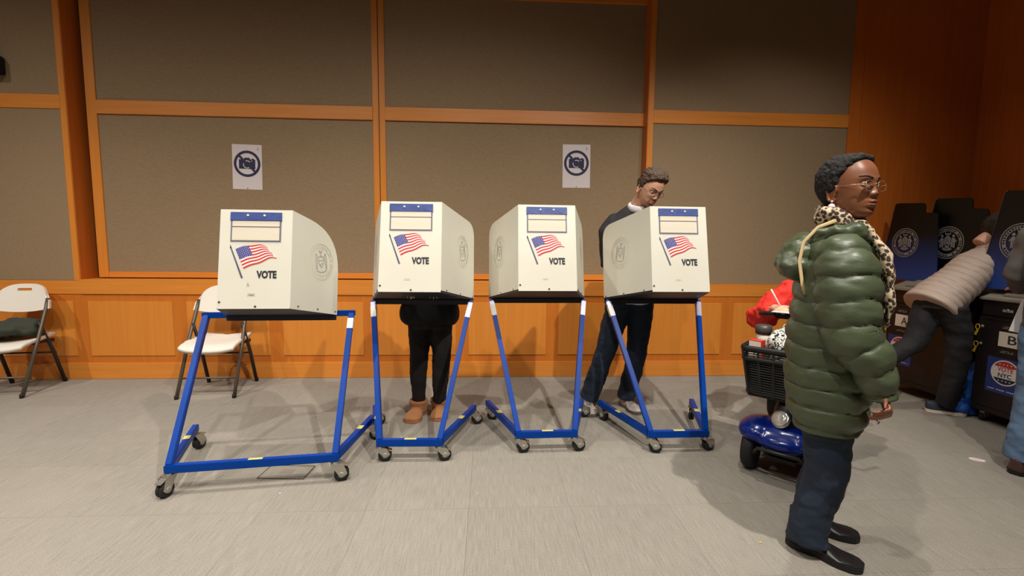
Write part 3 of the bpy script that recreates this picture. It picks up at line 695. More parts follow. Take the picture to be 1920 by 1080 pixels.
def face_bits(p, Mh, brow, lips, iris_dir=(1, 0, 0), scale=1):
    for s in (-1, 1):
        c = V((.0665, s*.0315, .009)); R_ = .0122
        e = mesh('eye', *xf(Mh, [elld(c, R_, nu=18, nv=12)])[0], 'eye', p, True)
        mesh('iris', *xf(Mh, [elld(c+V(iris_dir).normalized()*.0078, .0058, nu=12, nv=8)])[0], 'iris', e, True)
        for e0, e1 in ((14, 88), (-88, -30)):
            vs, fs = [], []
            for j in range(7):
                el = radians(e0+(e1-e0)*j/6)
                for i in range(15):
                    az = radians(-88+176*i/14); k = abs(-1+2*i/14)**2; ee = el*(1-.55*k) if (j == 0 and e0 > 0) or (j == 6 and e0 < 0) else el
                    vs.append(c+V((cos(ee)*cos(az), cos(ee)*sin(az), sin(ee)))*(R_+.0011))
            for j in range(6):
                for i in range(14): fs.append((j*15+i, j*15+i+1, (j+1)*15+i+1, (j+1)*15+i))
            mesh('eyelid', *xf(Mh, [(vs, fs)])[0], brow[1], p, True)
        pts = []
        for k in range(7):
            y = .013+.040*k/6; z = .029+.0075*sin(pi*min(1, k/6*1.15)*.62); pts.append((front_x(y, z)-.0005, s*y, z, .0012+.0026*sin(pi*(k+.8)/7.6), .0014+.0012*sin(pi*(k+.8)/7.6)))
        mesh('eyebrow', *xf(Mh, [tubed(pts, 8, (1, 0, 0))])[0], brow[0], p, True)
    vs, fs = [], []; NU, NV_ = 20, 12
    for j in range(NV_+1):
        for i in range(NU+1):
            u = -1+2*i/NU; y = .0235*u; zt = -.0485-.0115*u*u-.0018*G_(u, .16); zb = -.0755+.0150*u*u; z = zt+(zb-zt)*j/NV_
            ed = min(1, 4*min(j/NV_, 1-j/NV_))*min(1, (1-abs(u))*5); vs.append((front_x(y, z)-.0012+.0022*ed, y, z))
    for j in range(NV_):
        for i in range(NU): a_ = j*(NU+1)+i; fs.append((a_, a_+1, a_+NU+2, a_+NU+1))
    mesh('lips', *xf(Mh, [(vs, fs)])[0], lips, p, True)
def glasses(p, Mh, rx=.022, m='gold', square=False):
    ring = []
    for s in (-1, 1):
        pts = [(.0905, s*.032+rx*cos(a), .001+rx*(.86 if not square else .72)*sin(a), .0010) for a in [2*pi*k/22 for k in range(22)]]
        ring.append(tubed(pts, 6, (1, 0, 0), True)); ring.append(tubed([(.0905, s*(.032+rx), .006, .0010), (.055, s*.074, .006, .0010), (-.012, s*.080, .008, .0010)], 6))
    ring.append(tubed([(.0905, -.011, .008, .0010), (.098, 0, .009, .0010), (.0905, .011, .008, .0010)], 6))
    f = mesh('glasses', *xf(Mh, [join(*ring)])[0], m, p, True)
    for s in (-1, 1):
        mesh('lens', *xf(Mh, [lathed([(-.0006, rx*.96), (.0006, rx*.96)], (.0905, s*.032, .001), (1, 0, 0), 20)])[0], 'lens', f)
def hand_pieces(wrist, d, n, curl=.5, side=1, sc_=1.0, thumb=.7, spread=.10, bend=0):
    """d finger direction, n palm normal (fingers curl towards it), side +1: thumb along d x n"""
    d = V(d).normalized(); n = V(n); n = (n-d*n.dot(d)).normalized(); s = d.cross(n)*side; w = V(wrist)
    out = [tubed([tuple(w-d*.02)+(.026*sc_, .021*sc_), tuple(w)+(.026*sc_, .018*sc_), tuple(w+d*.03*sc_)+(.035*sc_, .015*sc_), tuple(w+d*.07*sc_)+(.041*sc_, .014*sc_), tuple(w+d*.088*sc_)+(.038*sc_, .011*sc_)], 14, n)]
    # hint n makes the first radius lie along the palm's width
    for k, (o, L, r) in enumerate(((.030, .074, .0088), (.0105, .082, .0090), (-.0095, .076, .0086), (-.029, .060, .0078))):
        b = w+d*(.083-(.006 if k in (0, 3) else 0))*sc_+s*o*sc_; dv = (d+s*(o/.03)*spread).normalized(); ax = n.cross(dv).normalized()
        pts = [tuple(b-dv*.02*sc_)+(r*sc_,)]; p = b; a = bend
        pts.append(tuple(p)+(r*1.02*sc_,))
        for q, fr in enumerate((.45, .30, .25)):
            a += curl*(.55, 1.0, .7)[q]; dd = (dv*cos(a)+n*sin(a)).normalized(); p = p+dd*L*fr*sc_; pts.append(tuple(p)+(r*(.95, .88, .74)[q]*sc_,))
        out.append(chaind(pts, 10, s))
    b = w+d*.022*sc_+s*.024*sc_; t1 = b+(d*.55+s*.75+n*.25).normalized()*.036*sc_; t2 = t1+(d*(1-thumb*.3)+s*.35+n*.45*thumb).normalized()*.030*sc_; t3 = t2+(d+s*.1+n*.6*thumb).normalized()*.024*sc_
    out.append(chaind([tuple(b-s*.01)+(.014*sc_,), tuple(b)+(.0135*sc_,), tuple(t1)+(.0105*sc_,), tuple(t2)+(.0092*sc_,), tuple(t3)+(.0075*sc_,)], 10))
    return out
def shoe(p, heel, toe, m, solem, h=.075, wd=.046, ankle=None, sole_h=.024, boot=0, name='shoe', toe_h=.38):
    """shoe from heel to toe on the floor"""
    heel, toe = V(heel), V(toe); z0 = heel.z; d = (toe-heel); L = d.length; d.normalize(); s = V((-d.y, d.x, 0)).normalized()
    out = []
    for t in [k/14 for k in range(15)]:
        wx = wd*(.62+.30*sin(min(1, t/.25)*pi/2)*1.0-.20*math.exp(-((t-.42)/.14)**2)+.16*math.exp(-((t-.72)/.2)**2))
        if t > .86: wx *= sqrt(max(0, 1-((t-.86)/.16)**2))
        if t < .06: wx *= .72+.28*t/.06
        out.append((t, wx))
    prof = [heel+d*L*t+s*wx for t, wx in out]+[heel+d*L*t-s*wx for t, wx in reversed(out)]
    hh = []
    vs, fs = [], []; NR = len(out); NS = 12
    for t, wx in out:
        top = h*(1.0 if t < .30 else (1-(1-toe_h)*((t-.30)/.45) if t < .75 else toe_h*(1-.35*((t-.75)/.25)**2))) + (.006 if t < .1 else 0)
        c = heel+d*L*t
        for k in range(NS):
            a = pi*k/(NS-1); vs.append(c+s*wx*cos(a)*(.97 if t < .35 else 1)+V((0, 0, sole_h*.8+(top-sole_h*.8)*sin(a)**.72)))
    for i in range(NR-1):
        for k in range(NS-1): fs.append((i*NS+k, i*NS+k+1, (i+1)*NS+k+1, (i+1)*NS+k))
        fs.append((i*NS+NS-1, i*NS, (i+1)*NS, (i+1)*NS+NS-1))
    fs.append(tuple(range(NS))); fs.append(tuple((NR-1)*NS+k for k in range(NS)))
    pcs = [(vs, fs)]
    ac = heel+d*L*.26
    if boot:
        pcs.append(tubed([tuple(ac+V((0, 0, .03)))+(wd*1.02, wd*.98), tuple(ac+V((0, 0, h)))+(wd*1.12,), tuple(ac+V((0, 0, boot-.02)))+(wd*1.22,), tuple(ac+V((0, 0, boot)))+(wd*1.2,)], 16))
    else: pcs.append(tubed([tuple(ac+V((0, 0, .02)))+(wd*.8,), tuple(ac+V((0, 0, h+.004)))+(wd*.86,)], 14))
    u = fuse(name, pcs, .006, m, p, 3)
    mesh('sole', *prismd([q+V((0, 0, z0*0+.001)) for q in prof], (0, 0, sole_h)), solem, u, bevel=.003)
    if not boot and name != 'boot':
        for k in range(3):
            c = heel+d*L*(.46+.06*k)+V((0, 0, h*(.86-.10*k))); mesh('lace', *tubed([tuple(c-s*wd*.45-V((0, 0, .01)))+(.003,), tuple(c+V((0, 0, .002)))+(.003,), tuple(c+s*wd*.45-V((0, 0, .01)))+(.003,)], 6), solem, u, True)
    return u
def res(pts, step):
    """resample (x,y,z,r..) by linear interpolation"""
    out = []
    for a, b in zip(pts[:-1], pts[1:]):
        L = (V(b[:3])-V(a[:3])).length; n = max(1, int(L/step))
        for k in range(n): out.append(tuple(x+(y-x)*k/n for x, y in zip(a, b)))
    out.append(tuple(pts[-1])); return out
def quilt(pts, pitch, amp, step=.008, seg=26, hint=(0, 0, 1), phase=0):
    """tube with puffed horizontal baffles"""
    q = res(pts, step); L = [0]
    for i in range(1, len(q)): L.append(L[-1]+(V(q[i][:3])-V(q[i-1][:3])).length)
    vs, fs = tubed(q, seg, hint); vs = [V(v) for v in vs]
    for i, p in enumerate(q):
        c = V(p[:3])
        for k in range(seg):
            v = vs[i*seg+k]; d = (v-c).normalized(); l = L[i]+.010*noise.noise(d*1.7+V((0, 0, L[i]*4)))+.006*noise.noise(d*4+V((3, 0, L[i]*8)))
            vs[i*seg+k] = v+d*amp*(abs(sin(pi*(l/pitch+phase)))**.40-.64)*(1+.35*noise.noise(d*3+V((0, 4, L[i]*9))))
    return vs, fs
def torso(rows, seg=30, pitch=0, amp=0, step=.008, power=2.4):
    """rows: (z, cx, cy, r_front_back, r_side); superellipse rings"""
    q = []
    for a, b in zip(rows[:-1], rows[1:]):
        n = max(1, int(abs(b[0]-a[0])/step))
        for k in range(n): q.append(tuple(x+(y-x)*k/n for x, y in zip(a, b)))
    q.append(rows[-1]); vs, fs = [], []
    for z, cx, cy, rx, ry in q:
        for k in range(seg):
            t = 2*pi*k/seg; c, s = cos(t), sin(t)
            zz = z+.011*noise.noise(V((c*1.6, s*1.6, z*3.0)))+.007*noise.noise(V((c*4+7, s*4, z*7.0)))
            b = amp*(abs(sin(pi*zz/pitch))**.40-.64)*(1+.35*noise.noise(V((c*3, s*3+5, z*9)))) if pitch else 0
            vs.append((cx+(rx+b)*math.copysign(abs(c)**(2/power), c), cy+(ry+b)*math.copysign(abs(s)**(2/power), s), z))
    n = len(q)
    for i in range(n-1):
        for k in range(seg): fs.append((i*seg+k, i*seg+(k+1) % seg, (i+1)*seg+(k+1) % seg, (i+1)*seg+k))
    fs.append(tuple(reversed(range(seg)))); fs.append(tuple((n-1)*seg+k for k in range(seg)))
    return vs, fs
T = lambda x, y, z: Matrix.Translation((x, y, z))
RX = lambda a: Matrix.Rotation(a, 4, 'X'); RYm = lambda a: Matrix.Rotation(a, 4, 'Y'); RZ = lambda a: Matrix.Rotation(a, 4, 'Z')

# --- woman in the green puffer coat (local +x forward, -y is her right side, towards the camera)
pw = empty('person', (1.43, 1.78, 0), radians(-38.8), 'person in olive green puffer coat and leopard scarf standing near camera', 'person')
Mh = T(.018, 0, 1.524) @ RZ(radians(-36)) @ RYm(radians(-2))@Matrix.Scale(1.04, 4)
hw, hd = V((.165, -.185, .765)), V((-.72, -.12, -.42))
body = [tubed([(-.02, 0, 1.30, .06), (-.015, 0, 1.40, .052), (-.005, 0, 1.46, .054)], 16), torso([(.60, 0, 0, .08, .13), (.80, 0, 0, .095, .14), (1.0, 0, 0, .09, .12), (1.2, 0, 0, .09, .15), (1.31, -.01, 0, .06, .12)])]
for s in (-1, 1):
    body += [chaind([(0, s*.15, 1.26, .05), (.04, s*.19, .98, .042), (.13, s*.185, .82, .034), (.163, s*.185, .765, .027)]), chaind([(0, s*.085+.03, .66, .07), (.0, s*.09+.03, .34, .045), (-.03, s*.09+.02, .12, .032), (-.03, s*.09+.02, .06, .032)])]
body += hand_pieces((.160, -.176, .752), (.28, -.68, -.66), (-1, -.1, -.05), .28, -1, .84, .6, .22, 1.0)
body.append(chaind([(.135, -.190, .81, .03), (.158, -.178, .757, .024)]))
body += hand_pieces((.166, .185, .760), (.1, .1, -1), (-1, 0, 0), .7, 1, .95)
bo = fuse('body', body, .0055, 'skin_d', pw, 3); head_mesh('head', Mh, 'skin_d', bo)
face_bits(pw, Mh, ('hair_b', 'skin_d'), 'lips', (1, -.35, .1)); glasses(pw, Mh, .0225)
hair_cap('hair', Mh, 'hair_b', pw, [(.13, .075), (.112, .066), (.095, .048), (.070, .026), (.045, .012), (.015, .004), (-.005, -.004), (-.02, -.030), (-.045, -.036), (-.075, -.030), (-.085, -.2)], lambda q: .014+.006*max(0, min(1, (-q.x-.02)/.06))-.004*max(0, min(1, (q.z-.06)/.05))+.008*max(0, min(1, (q.x-.01)/.05))*max(0, min(1, (q.z-.07)/.04)), .0042, [(.004, 45, 45, 45), (.003, 130, 130, 130)], 1)
for s in (-1, 1):
    q = Mh@V((-.010, s*.082, -.047)); er = mesh('earring', *elld(q, .0045, nu=12, nv=8), 'pearl', pw, True); mesh('drop', *elld(q-V((0, 0, .021)), (.0125, .009, .0130), nu=14, nv=10), 'pearl', er, True)
coat = [torso([(.560, .0, 0, .118, .185), (.62, -.005, 0, .140, .20), (.75, -.005, 0, .155, .208), (.95, -.006, 0, .158, .205), (1.10, -.004, 0, .150, .20), (1.22, -.005, 0, .130, .19), (1.30, -.01, 0, .105, .165), (1.355, -.012, 0, .085, .11)], 72, .083, .019, .006)]
CW = [(.008, 5, 5, 9), (.0042, 18, 18, 26)]
crumple(mesh('puffer_coat', *coat[0], 'puffer', pw, True).data, CW)
crumple(mesh('sleeve', *quilt([(-.02, -.150, 1.30, .045), (.005, -.180, 1.275, .082), (.022, -.200, 1.20, .100), (.034, -.215, 1.10, .100), (.05, -.228, .98, .088), (.108, -.216, .885, .076), (.136, -.200, .815, .062), (.148, -.190, .765, .052), (.150, -.188, .752, .050)], .088, .017, .006, 44, (1, 0, 0), .35), 'puffer', pw, True).data, CW)
crumple(mesh('sleeve', *quilt([(-.02, .150, 1.30, .045), (.005, .18, 1.275, .082), (.022, .20, 1.20, .096), (.034, .215, 1.10, .096), (.05, .225, .98, .09), (.10, .215, .88, .08), (.15, .20, .80, .066), (.165, .19, .768, .055)], .088, .015, .008, 36, (1, 0, 0), 0), 'puffer', pw, True).data, CW)
hood = [elld((-.115, 0, 1.262), (.098, .15, .075)), elld((-.150, -.03, 1.232), (.072, .13, .065)), elld((-.085, 0, 1.315), (.085, .125, .045)), elld((-.13, -.09, 1.215), (.07, .07, .055)), elld((-.13, .09, 1.215), (.07, .07, .055))]
for s in (-1, 1): hood.append(tubed([(-.09, s*.10, 1.33, .035), (-.02, s*.115, 1.355, .034), (.05, s*.09, 1.345, .03), (.085, s*.04, 1.31, .024)], 12))
fuse('hood', hood, .006, 'puffer', pw, 1, [(.022, 10, 10, 14), (.006, 22, 22, 30)])
sc_ = []
for k, (z, r) in enumerate(((1.385, .078), (1.415, .073), (1.405, .08))):
    sc_.append(tubed([(-.005+r*.95*cos(a), r*1.02*sin(a), z-.03*cos(a)+.006*sin(3*a+k), .021+.005*sin(4*a+2*k)) for a in [2*pi*i/28 for i in range(28)]], 10, (0, 0, 1), True))
for s in (-1, 1): sc_.append(chaind([(.085, s*.03, 1.36, .03, .018), (.135, s*.05, 1.27, .042, .02), (.158, s*.055, 1.18, .045, .018), (.164, s*.055, 1.08, .045, .015), (.160, s*.05, 1.0, .04, .012)], 14, (1, 0, 0)))
fuse('scarf', sc_, .007, 'leopard', pw, 2, [(.010, 16, 16, 16)])
tube('bag_strap', [(-.02, -.098, 1.398, .008, .003), (-.075, -.13, 1.372, .0065, .0025), (-.118, -.150, 1.315, .0065, .0025), (-.128, -.168, 1.24, .0065, .0025), (-.112, -.184, 1.15, .0065, .0025), (-.10, -.188, 1.11, .0065, .0025)], 'strap', pw, 10, (0, 1, 0))
fuse('jeans', [torso([(.54, 0, 0, .10, .17), (.68, 0, 0, .11, .17)], 24)]+[tubed([(0, s*.085+.03, .62, .102, .095), (.012, s*.095+.03, .42, .092, .086), (.004, s*.09+.03, .30, .082, .076), (-.024, s*.092+.02, .20, .070, .072), (-.034, s*.09+.02, .11, .071, .074), (-.036, s*.09+.02, .055, .076, .078)], 18, (1, 0, 0)) for s in (-1, 1)], .008, 'jeans', pw, 3, [(.008, 7, 7, 9), (.004, 18, 18, 30)])
shoe(pw, (-.112, -.035, 0), (.158, -.075, 0), 'shoe', 'sole', .088, .05, sole_h=.028); shoe(pw, (-.115, .125, 0), (.150, .165, 0), 'shoe', 'sole', .088, .05, sole_h=.028)
rg = V((.150, -.228, .672)); tube('finger_ring', [(rg.x+.004*cos(a), rg.y+.0108*cos(a), rg.z+.0108*sin(a), .002) for a in [2*pi*k/14 for k in range(14)]], 'chrome', pw, 6, (1, 0, 0), True)

# --- man with glasses stooping over the last booth (local +x forward = towards the camera)
pm = empty('person', (1.03, 3.45, 0), radians(-90), 'person in black blazer and glasses stooping over a booth', 'person')
def L(x, y, z): return (3.45-y, x-1.03, z)     # world point to his frame
Mh = T(*L(1.158, 3.25, 1.70)) @ RZ(radians(20)) @ RX(radians(-4)) @ RYm(radians(34)) @ Matrix.Scale(1.04, 4)
body = [tubed([L(1.10, 3.42, 1.50)+(.065,), L(1.12, 3.36, 1.58)+(.056,), L(1.14, 3.30, 1.66)+(.056,)], 14), tubed([L(1.11, 3.46, .9)+(.15, .10), L(1.10, 3.45, 1.1)+(.14, .10), L(1.09, 3.44, 1.35)+(.16, .10), L(1.09, 3.43, 1.48)+(.11, .08)], 18, (1, 0, 0))]
for (sx, ex, ey, hx) in ((.925, .925, 3.43, 1.05), (1.27, 1.29, 3.43, 1.22)):
    body.append(chaind([L(sx, 3.44, 1.44)+(.055,), L(ex, ey, 1.16)+(.042,), L(hx, 3.20, 1.08)+(.03,)])); body += hand_pieces(L(hx, 3.19, 1.075), (1, (1.1-hx)*-1.2*-1*0+(.3 if hx < 1.1 else -.3), -.05), (0, 0, -1), .6, 1 if hx > 1.1 else -1)
for (hx, kx, fx, fy) in ((1.02, .915, .80, 3.50), (1.20, 1.165, 1.12, 3.52)): body.append(chaind([L(hx, 3.46, .88)+(.065,), L(kx, 3.42, .49)+(.045,), L(fx, fy, .10)+(.032,), L(fx, fy, .06)+(.032,)]))
bo = fuse('body', body, .0065, 'skin_l', pm, 3); head_mesh('head', Mh, 'skin_l', bo, .004); face_bits(pm, Mh, ('hair_br', 'skin_l'), 'lips_l', (1, 0, -.3)); glasses(pm, Mh, .023, 'line', True)
hair_cap('hair', Mh, 'hair_br', pm, [(.13, .09), (.112, .08), (.095, .072), (.078, .050), (.06, .030), (.03, .012), (.0, .006), (-.012, -.012), (-.03, -.036), (-.06, -.034), (-.075, -.2)], lambda q: .010+.018*max(0, min(1, (q.z-.03)/.08))*max(0, min(1, (q.x+.08)/.10)), .0048, [(.006, 18, 45, 45), (.004, 30, 90, 90)], 1)
bz = [tubed([L(1.10, 3.47, .86)+(.195, .135), L(1.095, 3.46, 1.0)+(.19, .13), L(1.09, 3.45, 1.2)+(.19, .125), L(1.085, 3.43, 1.38)+(.20, .115), L(1.09, 3.41, 1.46)+(.185, .10), L(1.10, 3.39, 1.53)+(.12, .08), L(1.115, 3.37, 1.565)+(.075, .065)], 26, (1, 0, 0))]
for (sx, ex, ey, hx) in ((.925, .912, 3.43, 1.03), (1.27, 1.30, 3.43, 1.23)): bz.append(chaind([L(sx+(.03 if sx < 1 else -.03), 3.43, 1.475)+(.065,), L(sx-(.015 if sx < 1 else -.015), 3.42, 1.40)+(.075,), L(ex, ey, 1.16)+(.06,), L(hx, 3.22, 1.09)+(.046,)]))
fuse('blazer', bz, .009, 'blazer', pm, 3, [(.008, 9, 9, 9)])
fuse('shirt_collar', [tubed([L(1.12+.075*cos(a), 3.355+.07*sin(a), 1.575+.025*sin(a))+(.016, .03) for a in [2*pi*k/20 for k in range(20)]], 8, (0, 0, 1), True)], .007, 'shirt', pm, 2)
fuse('shirt_tail', [tubed([L(1.12, 3.43, .93)+(.13, .115), L(1.12, 3.43, .85)+(.125, .115)], 20, (1, 0, 0))], .009, 'shirt_b', pm, 2, [(.006, 12, 12, 12)])
jn = [tubed([L(1.11, 3.46, .96)+(.155, .115), L(1.11, 3.46, .86)+(.165, .125)], 22, (1, 0, 0))]
for pts in ([(1.03, 3.46, .90, .10), (.985, 3.45, .70, .097), (.925, 3.43, .50, .08), (.868, 3.45, .30, .074), (.822, 3.48, .13, .072), (.808, 3.49, .075, .076)], [(1.19, 3.46, .90, .10), (1.185, 3.45, .70, .095), (1.170, 3.43, .50, .08), (1.150, 3.46, .30, .075), (1.122, 3.50, .13, .073), (1.115, 3.51, .075, .076)]):
    jn.append(tubed([L(*p[:3])+(p[3],) for p in pts], 18, (1, 0, 0)))
fuse('jeans', jn, .008, 'jeans', pm, 3, [(.009, 7, 7, 10), (.004, 20, 20, 32)])
shoe(pm, L(.80, 3.55, 0), L(.785, 3.27, 0), 'sneaker', 'welt', .09, .052); shoe(pm, L(1.10, 3.57, 0), L(1.165, 3.31, 0), 'sneaker', 'welt', .09, .052)

# --- voter in black with tan boots behind the second booth
pb = empty('person', (-.445, 3.34, 0), radians(-90), 'person in black coat and tan suede boots behind a booth', 'person')
def L(x, y, z): return (3.34-y, x+.445, z)
Mh = T(*L(-.43, 3.24, 1.33)) @ RYm(radians(48))
body = [tubed([L(-.43, 3.37, 1.16)+(.06,), L(-.43, 3.30, 1.28)+(.052,)], 14), tubed([L(-.43, 3.35, .72)+(.14, .10), L(-.43, 3.37, 1.0)+(.13, .1), L(-.43, 3.38, 1.16)+(.14, .08)], 18, (1, 0, 0))]
for s in (-1, 1):
    body.append(chaind([L(-.43+s*.16, 3.37, 1.12)+(.05,), L(-.43+s*.2, 3.30, .93)+(.04,), L(-.43+s*.1, 3.10, .98)+(.03,)])); body += hand_pieces(L(-.43+s*.1, 3.10, .985), (1, -s*.3, 0), (0, 0, -1), .6, s)
    body.append(chaind([L(-.43+s*.075, 3.35, .72)+(.06,), L(-.425+s*.08, 3.34, .47)+(.045,), L(-.445+s*.075, 3.365, .1)+(.032,)]))
bo = fuse('body', body, .008, 'skin_l', pb, 3); head_mesh('head', Mh, 'skin_l', bo, .006); face_bits(pb, Mh, ('hair_g', 'skin_l'), 'lips_l')
hair_cap('hair', Mh, 'hair_g', pb, [(.13, .08), (.1, .07), (.08, .052), (.04, .02), (.0, -.005), (-.05, -.02), (-.1, -.015)], lambda q: .018, .008, [(.005, 14, 40, 40)])
ct = [tubed([L(-.43, 3.35, .70)+(.165, .115), L(-.43, 3.355, .75)+(.205, .13), L(-.43, 3.36, .83)+(.205, .135), L(-.43, 3.37, .95)+(.19, .13), L(-.43, 3.38, 1.08)+(.185, .12), L(-.43, 3.37, 1.17)+(.13, .09), L(-.43, 3.35, 1.22)+(.08, .075)], 26, (1, 0, 0))]
for s in (-1, 1): ct += [chaind([L(-.43+s*.16, 3.37, 1.12)+(.07,), L(-.43+s*.215, 3.30, .93)+(.06,), L(-.43+s*.12, 3.13, .975)+(.045,)]), elld(L(-.43+s*.155, 3.34, .785), (.10, .065, .095))]
fuse('coat', ct, .009, 'blackcloth', pb, 3, [(.008, 9, 9, 9)])
fuse('leggings', [tubed([L(-.43, 3.35, .80)+(.15, .11), L(-.43, 3.35, .68)+(.155, .115)], 20, (1, 0, 0))]+[tubed([L(-.43+s*.078, 3.35, .72)+(.088,), L(-.425+s*.083, 3.34, .50)+(.071,), L(-.437+s*.083, 3.35, .32)+(.064,), L(-.44+s*.078, 3.36, .15)+(.05,), L(-.445+s*.075, 3.37, .10)+(.05,)], 18, (1, 0, 0)) for s in (-1, 1)], .008, 'leggings', pb, 3, [(.004, 14, 14, 20)])
shoe(pb, L(-.510, 3.44, 0), L(-.560, 3.19, 0), 'tan', 'tansole', .088, .060, boot=.118, name='boot', toe_h=.66); shoe(pb, L(-.372, 3.46, 0), L(-.355, 3.22, 0), 'tan', 'tansole', .088, .060, boot=.118, name='boot', toe_h=.66)

# ------------------------------------------------------------------ mobility scooter with rider
HA = radians(225); SX, SY = 1.67, 2.38
ms = empty('mobility_scooter', (SX, SY, 0), HA, 'blue mobility scooter with black front basket behind green coat', 'mobility scooter')
for s in (-1, 1):
    for (x, r, wd) in ((0, .118, .032), (-.92, .118, .036)):
        y = s*(.165 if x == 0 else .21)
        t = lathe('tyre', [(-wd, r*.72), (-wd, r*.9), (-wd*.6, r), (wd*.6, r), (wd, r*.9), (wd, r*.72)], (x, y, r), (0, 1, 0), 'rubber', ms, 26)
        lathe('rim', [(-wd*.7, r*.70), (-wd*.75, r*.3), (-wd*1.1, r*.2), (wd*1.1, r*.2), (wd*.75, r*.3), (wd*.7, r*.70)], (x, y, r), (0, 1, 0), 'hub', t, 16)
fuse('front_fender', [elld((-.05, 0, .245), (.17, .225, .07)), elld((-.02, .13, .235), (.15, .11, .075)), elld((-.02, -.13, .235), (.15, .11, .075)), elld((.05, 0, .215), (.10, .15, .06))], .009, 'scblue', ms, 5)
box('deck', -.72, -.12, -.20, .20, .10, .14, 'black', ms, .02); box('chassis', -1.0, .06, -.09, .09, .09, .14, 'black', ms, .02)
fuse('rear_shroud', [elld((-.92, 0, .26), (.26, .23, .12)), elld((-.85, 0, .22), (.2, .24, .1))], .012, 'scblue', ms, 4)
tube('bumper_bar', [(-.02, -.13, .13, .010), (.11, -.13, .13, .010), (.145, -.10, .18, .010), (.145, .10, .18, .010), (.11, .13, .13, .010), (-.02, .13, .13, .010)], 'tube_d', ms, 8)
fuse('tiller_shroud', [tubed([(-.03, 0, .27, .10, .075), (-.07, 0, .36, .095, .07), (-.12, 0, .44, .06, .05), (-.22, 0, .66, .035, .03), (-.30, 0, .86, .035, .03)], 16, (0, 1, 0))], .009, 'black', ms, 4)
hl = lathe('headlight', [(0, .052), (.014, .052), (.018, .044), (.019, .012)], (.040, -.012, .335), (.8, -.35, .45), 'chrome', ms, 18); lathe('lens', [(.0, .042), (.003, .040), (.007, .020), (.0075, .006)], V((.040, -.012, .335))+V((.8, -.35, .45)).normalized()*.0185, (.8, -.35, .45), 'lampglass', hl, 14)
box('console', -.36, -.24, -.15, .15, .86, .90, 'rubber', ms, .015); tube('handlebar', [(-.40, -.25, .86, .013), (-.31, -.20, .88, .013), (-.30, 0, .88, .013), (-.31, .20, .88, .013), (-.40, .25, .86, .013)], 'rubber', ms, 10)
fuse('saddle', [elld((-.82, 0, .56), (.22, .22, .05))], .012, 'black', ms, 4); tube('seat_post', [(-.86, 0, .30, .03), (-.84, 0, .54, .03)], 'tube_d', ms, 12); fuse('backrest', [elld((-1.05, 0, .80), (.05, .21, .20))], .012, 'black', ms, 4)
# basket of black plastic: corner posts, rims, slatted sides and floor
bk = empty('front_basket'); bk.parent = ms; 
BY = -.03
def ring4(cx, z, hx, hy, r): return [(cx+hx, -hy, z, r), (cx+hx, hy, z, r), (cx-hx, hy, z, r), (cx-hx, -hy, z, r)]
def rring(cx, z, hx, hy, r, rc=.04):
    pts = []
    for sx, sy, a0 in ((1, 1, 0), (-1, 1, pi/2), (-1, -1, pi), (1, -1, 1.5*pi)):
        for k in range(5): a = a0+k*pi/8; pts.append((cx+sx*(hx-rc)+rc*cos(a), BY+sy*(hy-rc)+rc*sin(a), z, r))
    return pts
bcx = -.075
tube('rim', [p[:3]+(.012, .016) for p in rring(bcx, .715, .135, .205, .012)], 'black', bk, 8, (0, 0, 1), True); tube('rim', [p[:3]+(.010, .012) for p in rring(bcx, .655, .132, .20, .010)], 'black', bk, 8, (0, 0, 1), True)
for k in range(14):
    z = .45+.0155*k*(.93); f = (z-.44)/.275
    tube('slat', rring(bcx, z, .10+.03*f, .165+.035*f, .0048), 'black', bk, 6, (0, 0, 1), True)
for k in range(3): tube('slat', rring(bcx, .672+.012*k, .131, .20, .0035), 'black', bk, 6, (0, 0, 1), True)
for (px, py) in [(sx, sy) for sx in (-1, 1) for sy in (-1, -.6, -.2, .2, .6, 1)]+[(sx, sy) for sy in (-1, 1) for sx in (-.4, .4)]:
    beam('upright', (bcx+px*.098, BY+py*.16, .44), (bcx+px*.132, BY+py*.198, .715), .012, .012, 'black', bk, (0, 1, 0), 0)
box('basket_floor', bcx-.10, bcx+.10, BY-.165, BY+.165, .432, .444, 'black', bk, .004); box('bracket', bcx-.10, bcx-.02, -.05, .05, .36, .435, 'black', ms, .005)
box('basket_liner', bcx-.112, bcx-.104, BY-.17, BY+.17, .45, .645, 'rubber', bk, 0); box('basket_liner', bcx+.098, bcx+.104, BY-.17, BY+.17, .45, .645, 'rubber', bk, 0)
for s in (-1, 1): box('basket_liner', bcx-.104, bcx+.098, BY+s*.172-.003, BY+s*.172+.003, .45, .645, 'rubber', bk, 0)
def SW_(x, y, z): return V((SX+cos(HA)*x-sin(HA)*y, SY+sin(HA)*x+cos(HA)*y, z))
# things carried in the basket
cb = empty('carton', SW_(-.02, -.172, .60), HA-radians(10), 'pink and red carton in scooter basket', 'carton')
box('body', -.028, .028, -.034, .034, -.15, .155, 'boxw', cb, .002); box('side_print', -.0272, .0272, .0335, .0348, -.148, .153, 'boxred', cb, 0); box('top_edge', -.0285, .0285, -.0345, .0345, .1515, .1555, 'boxred', cb, 0)
decal('small_print', *j2(*[poly2([(-.004, .01+.016*i), (.006, .01+.016*i), (.006, .018+.016*i), (-.004, .018+.016*i)]) for i in range(7)]), lambda a, b: V((.0290, a, b)), 'ink', cb)
cu = empty('travel_cup', SW_(-.125, -.165, .445), 0, 'cup with dark lid standing in scooter basket', 'cup')
lathe('cup_body', [(0, .030), (.30, .037), (.335, .040)], (0, 0, 0), (0, 0, 1), 'cream_l', cu, 20); lathe('lid', [(.335, .045), (.36, .046), (.385, .043), (.388, .03)], (0, 0, 0), (0, 0, 1), 'cuplid', cu, 20)
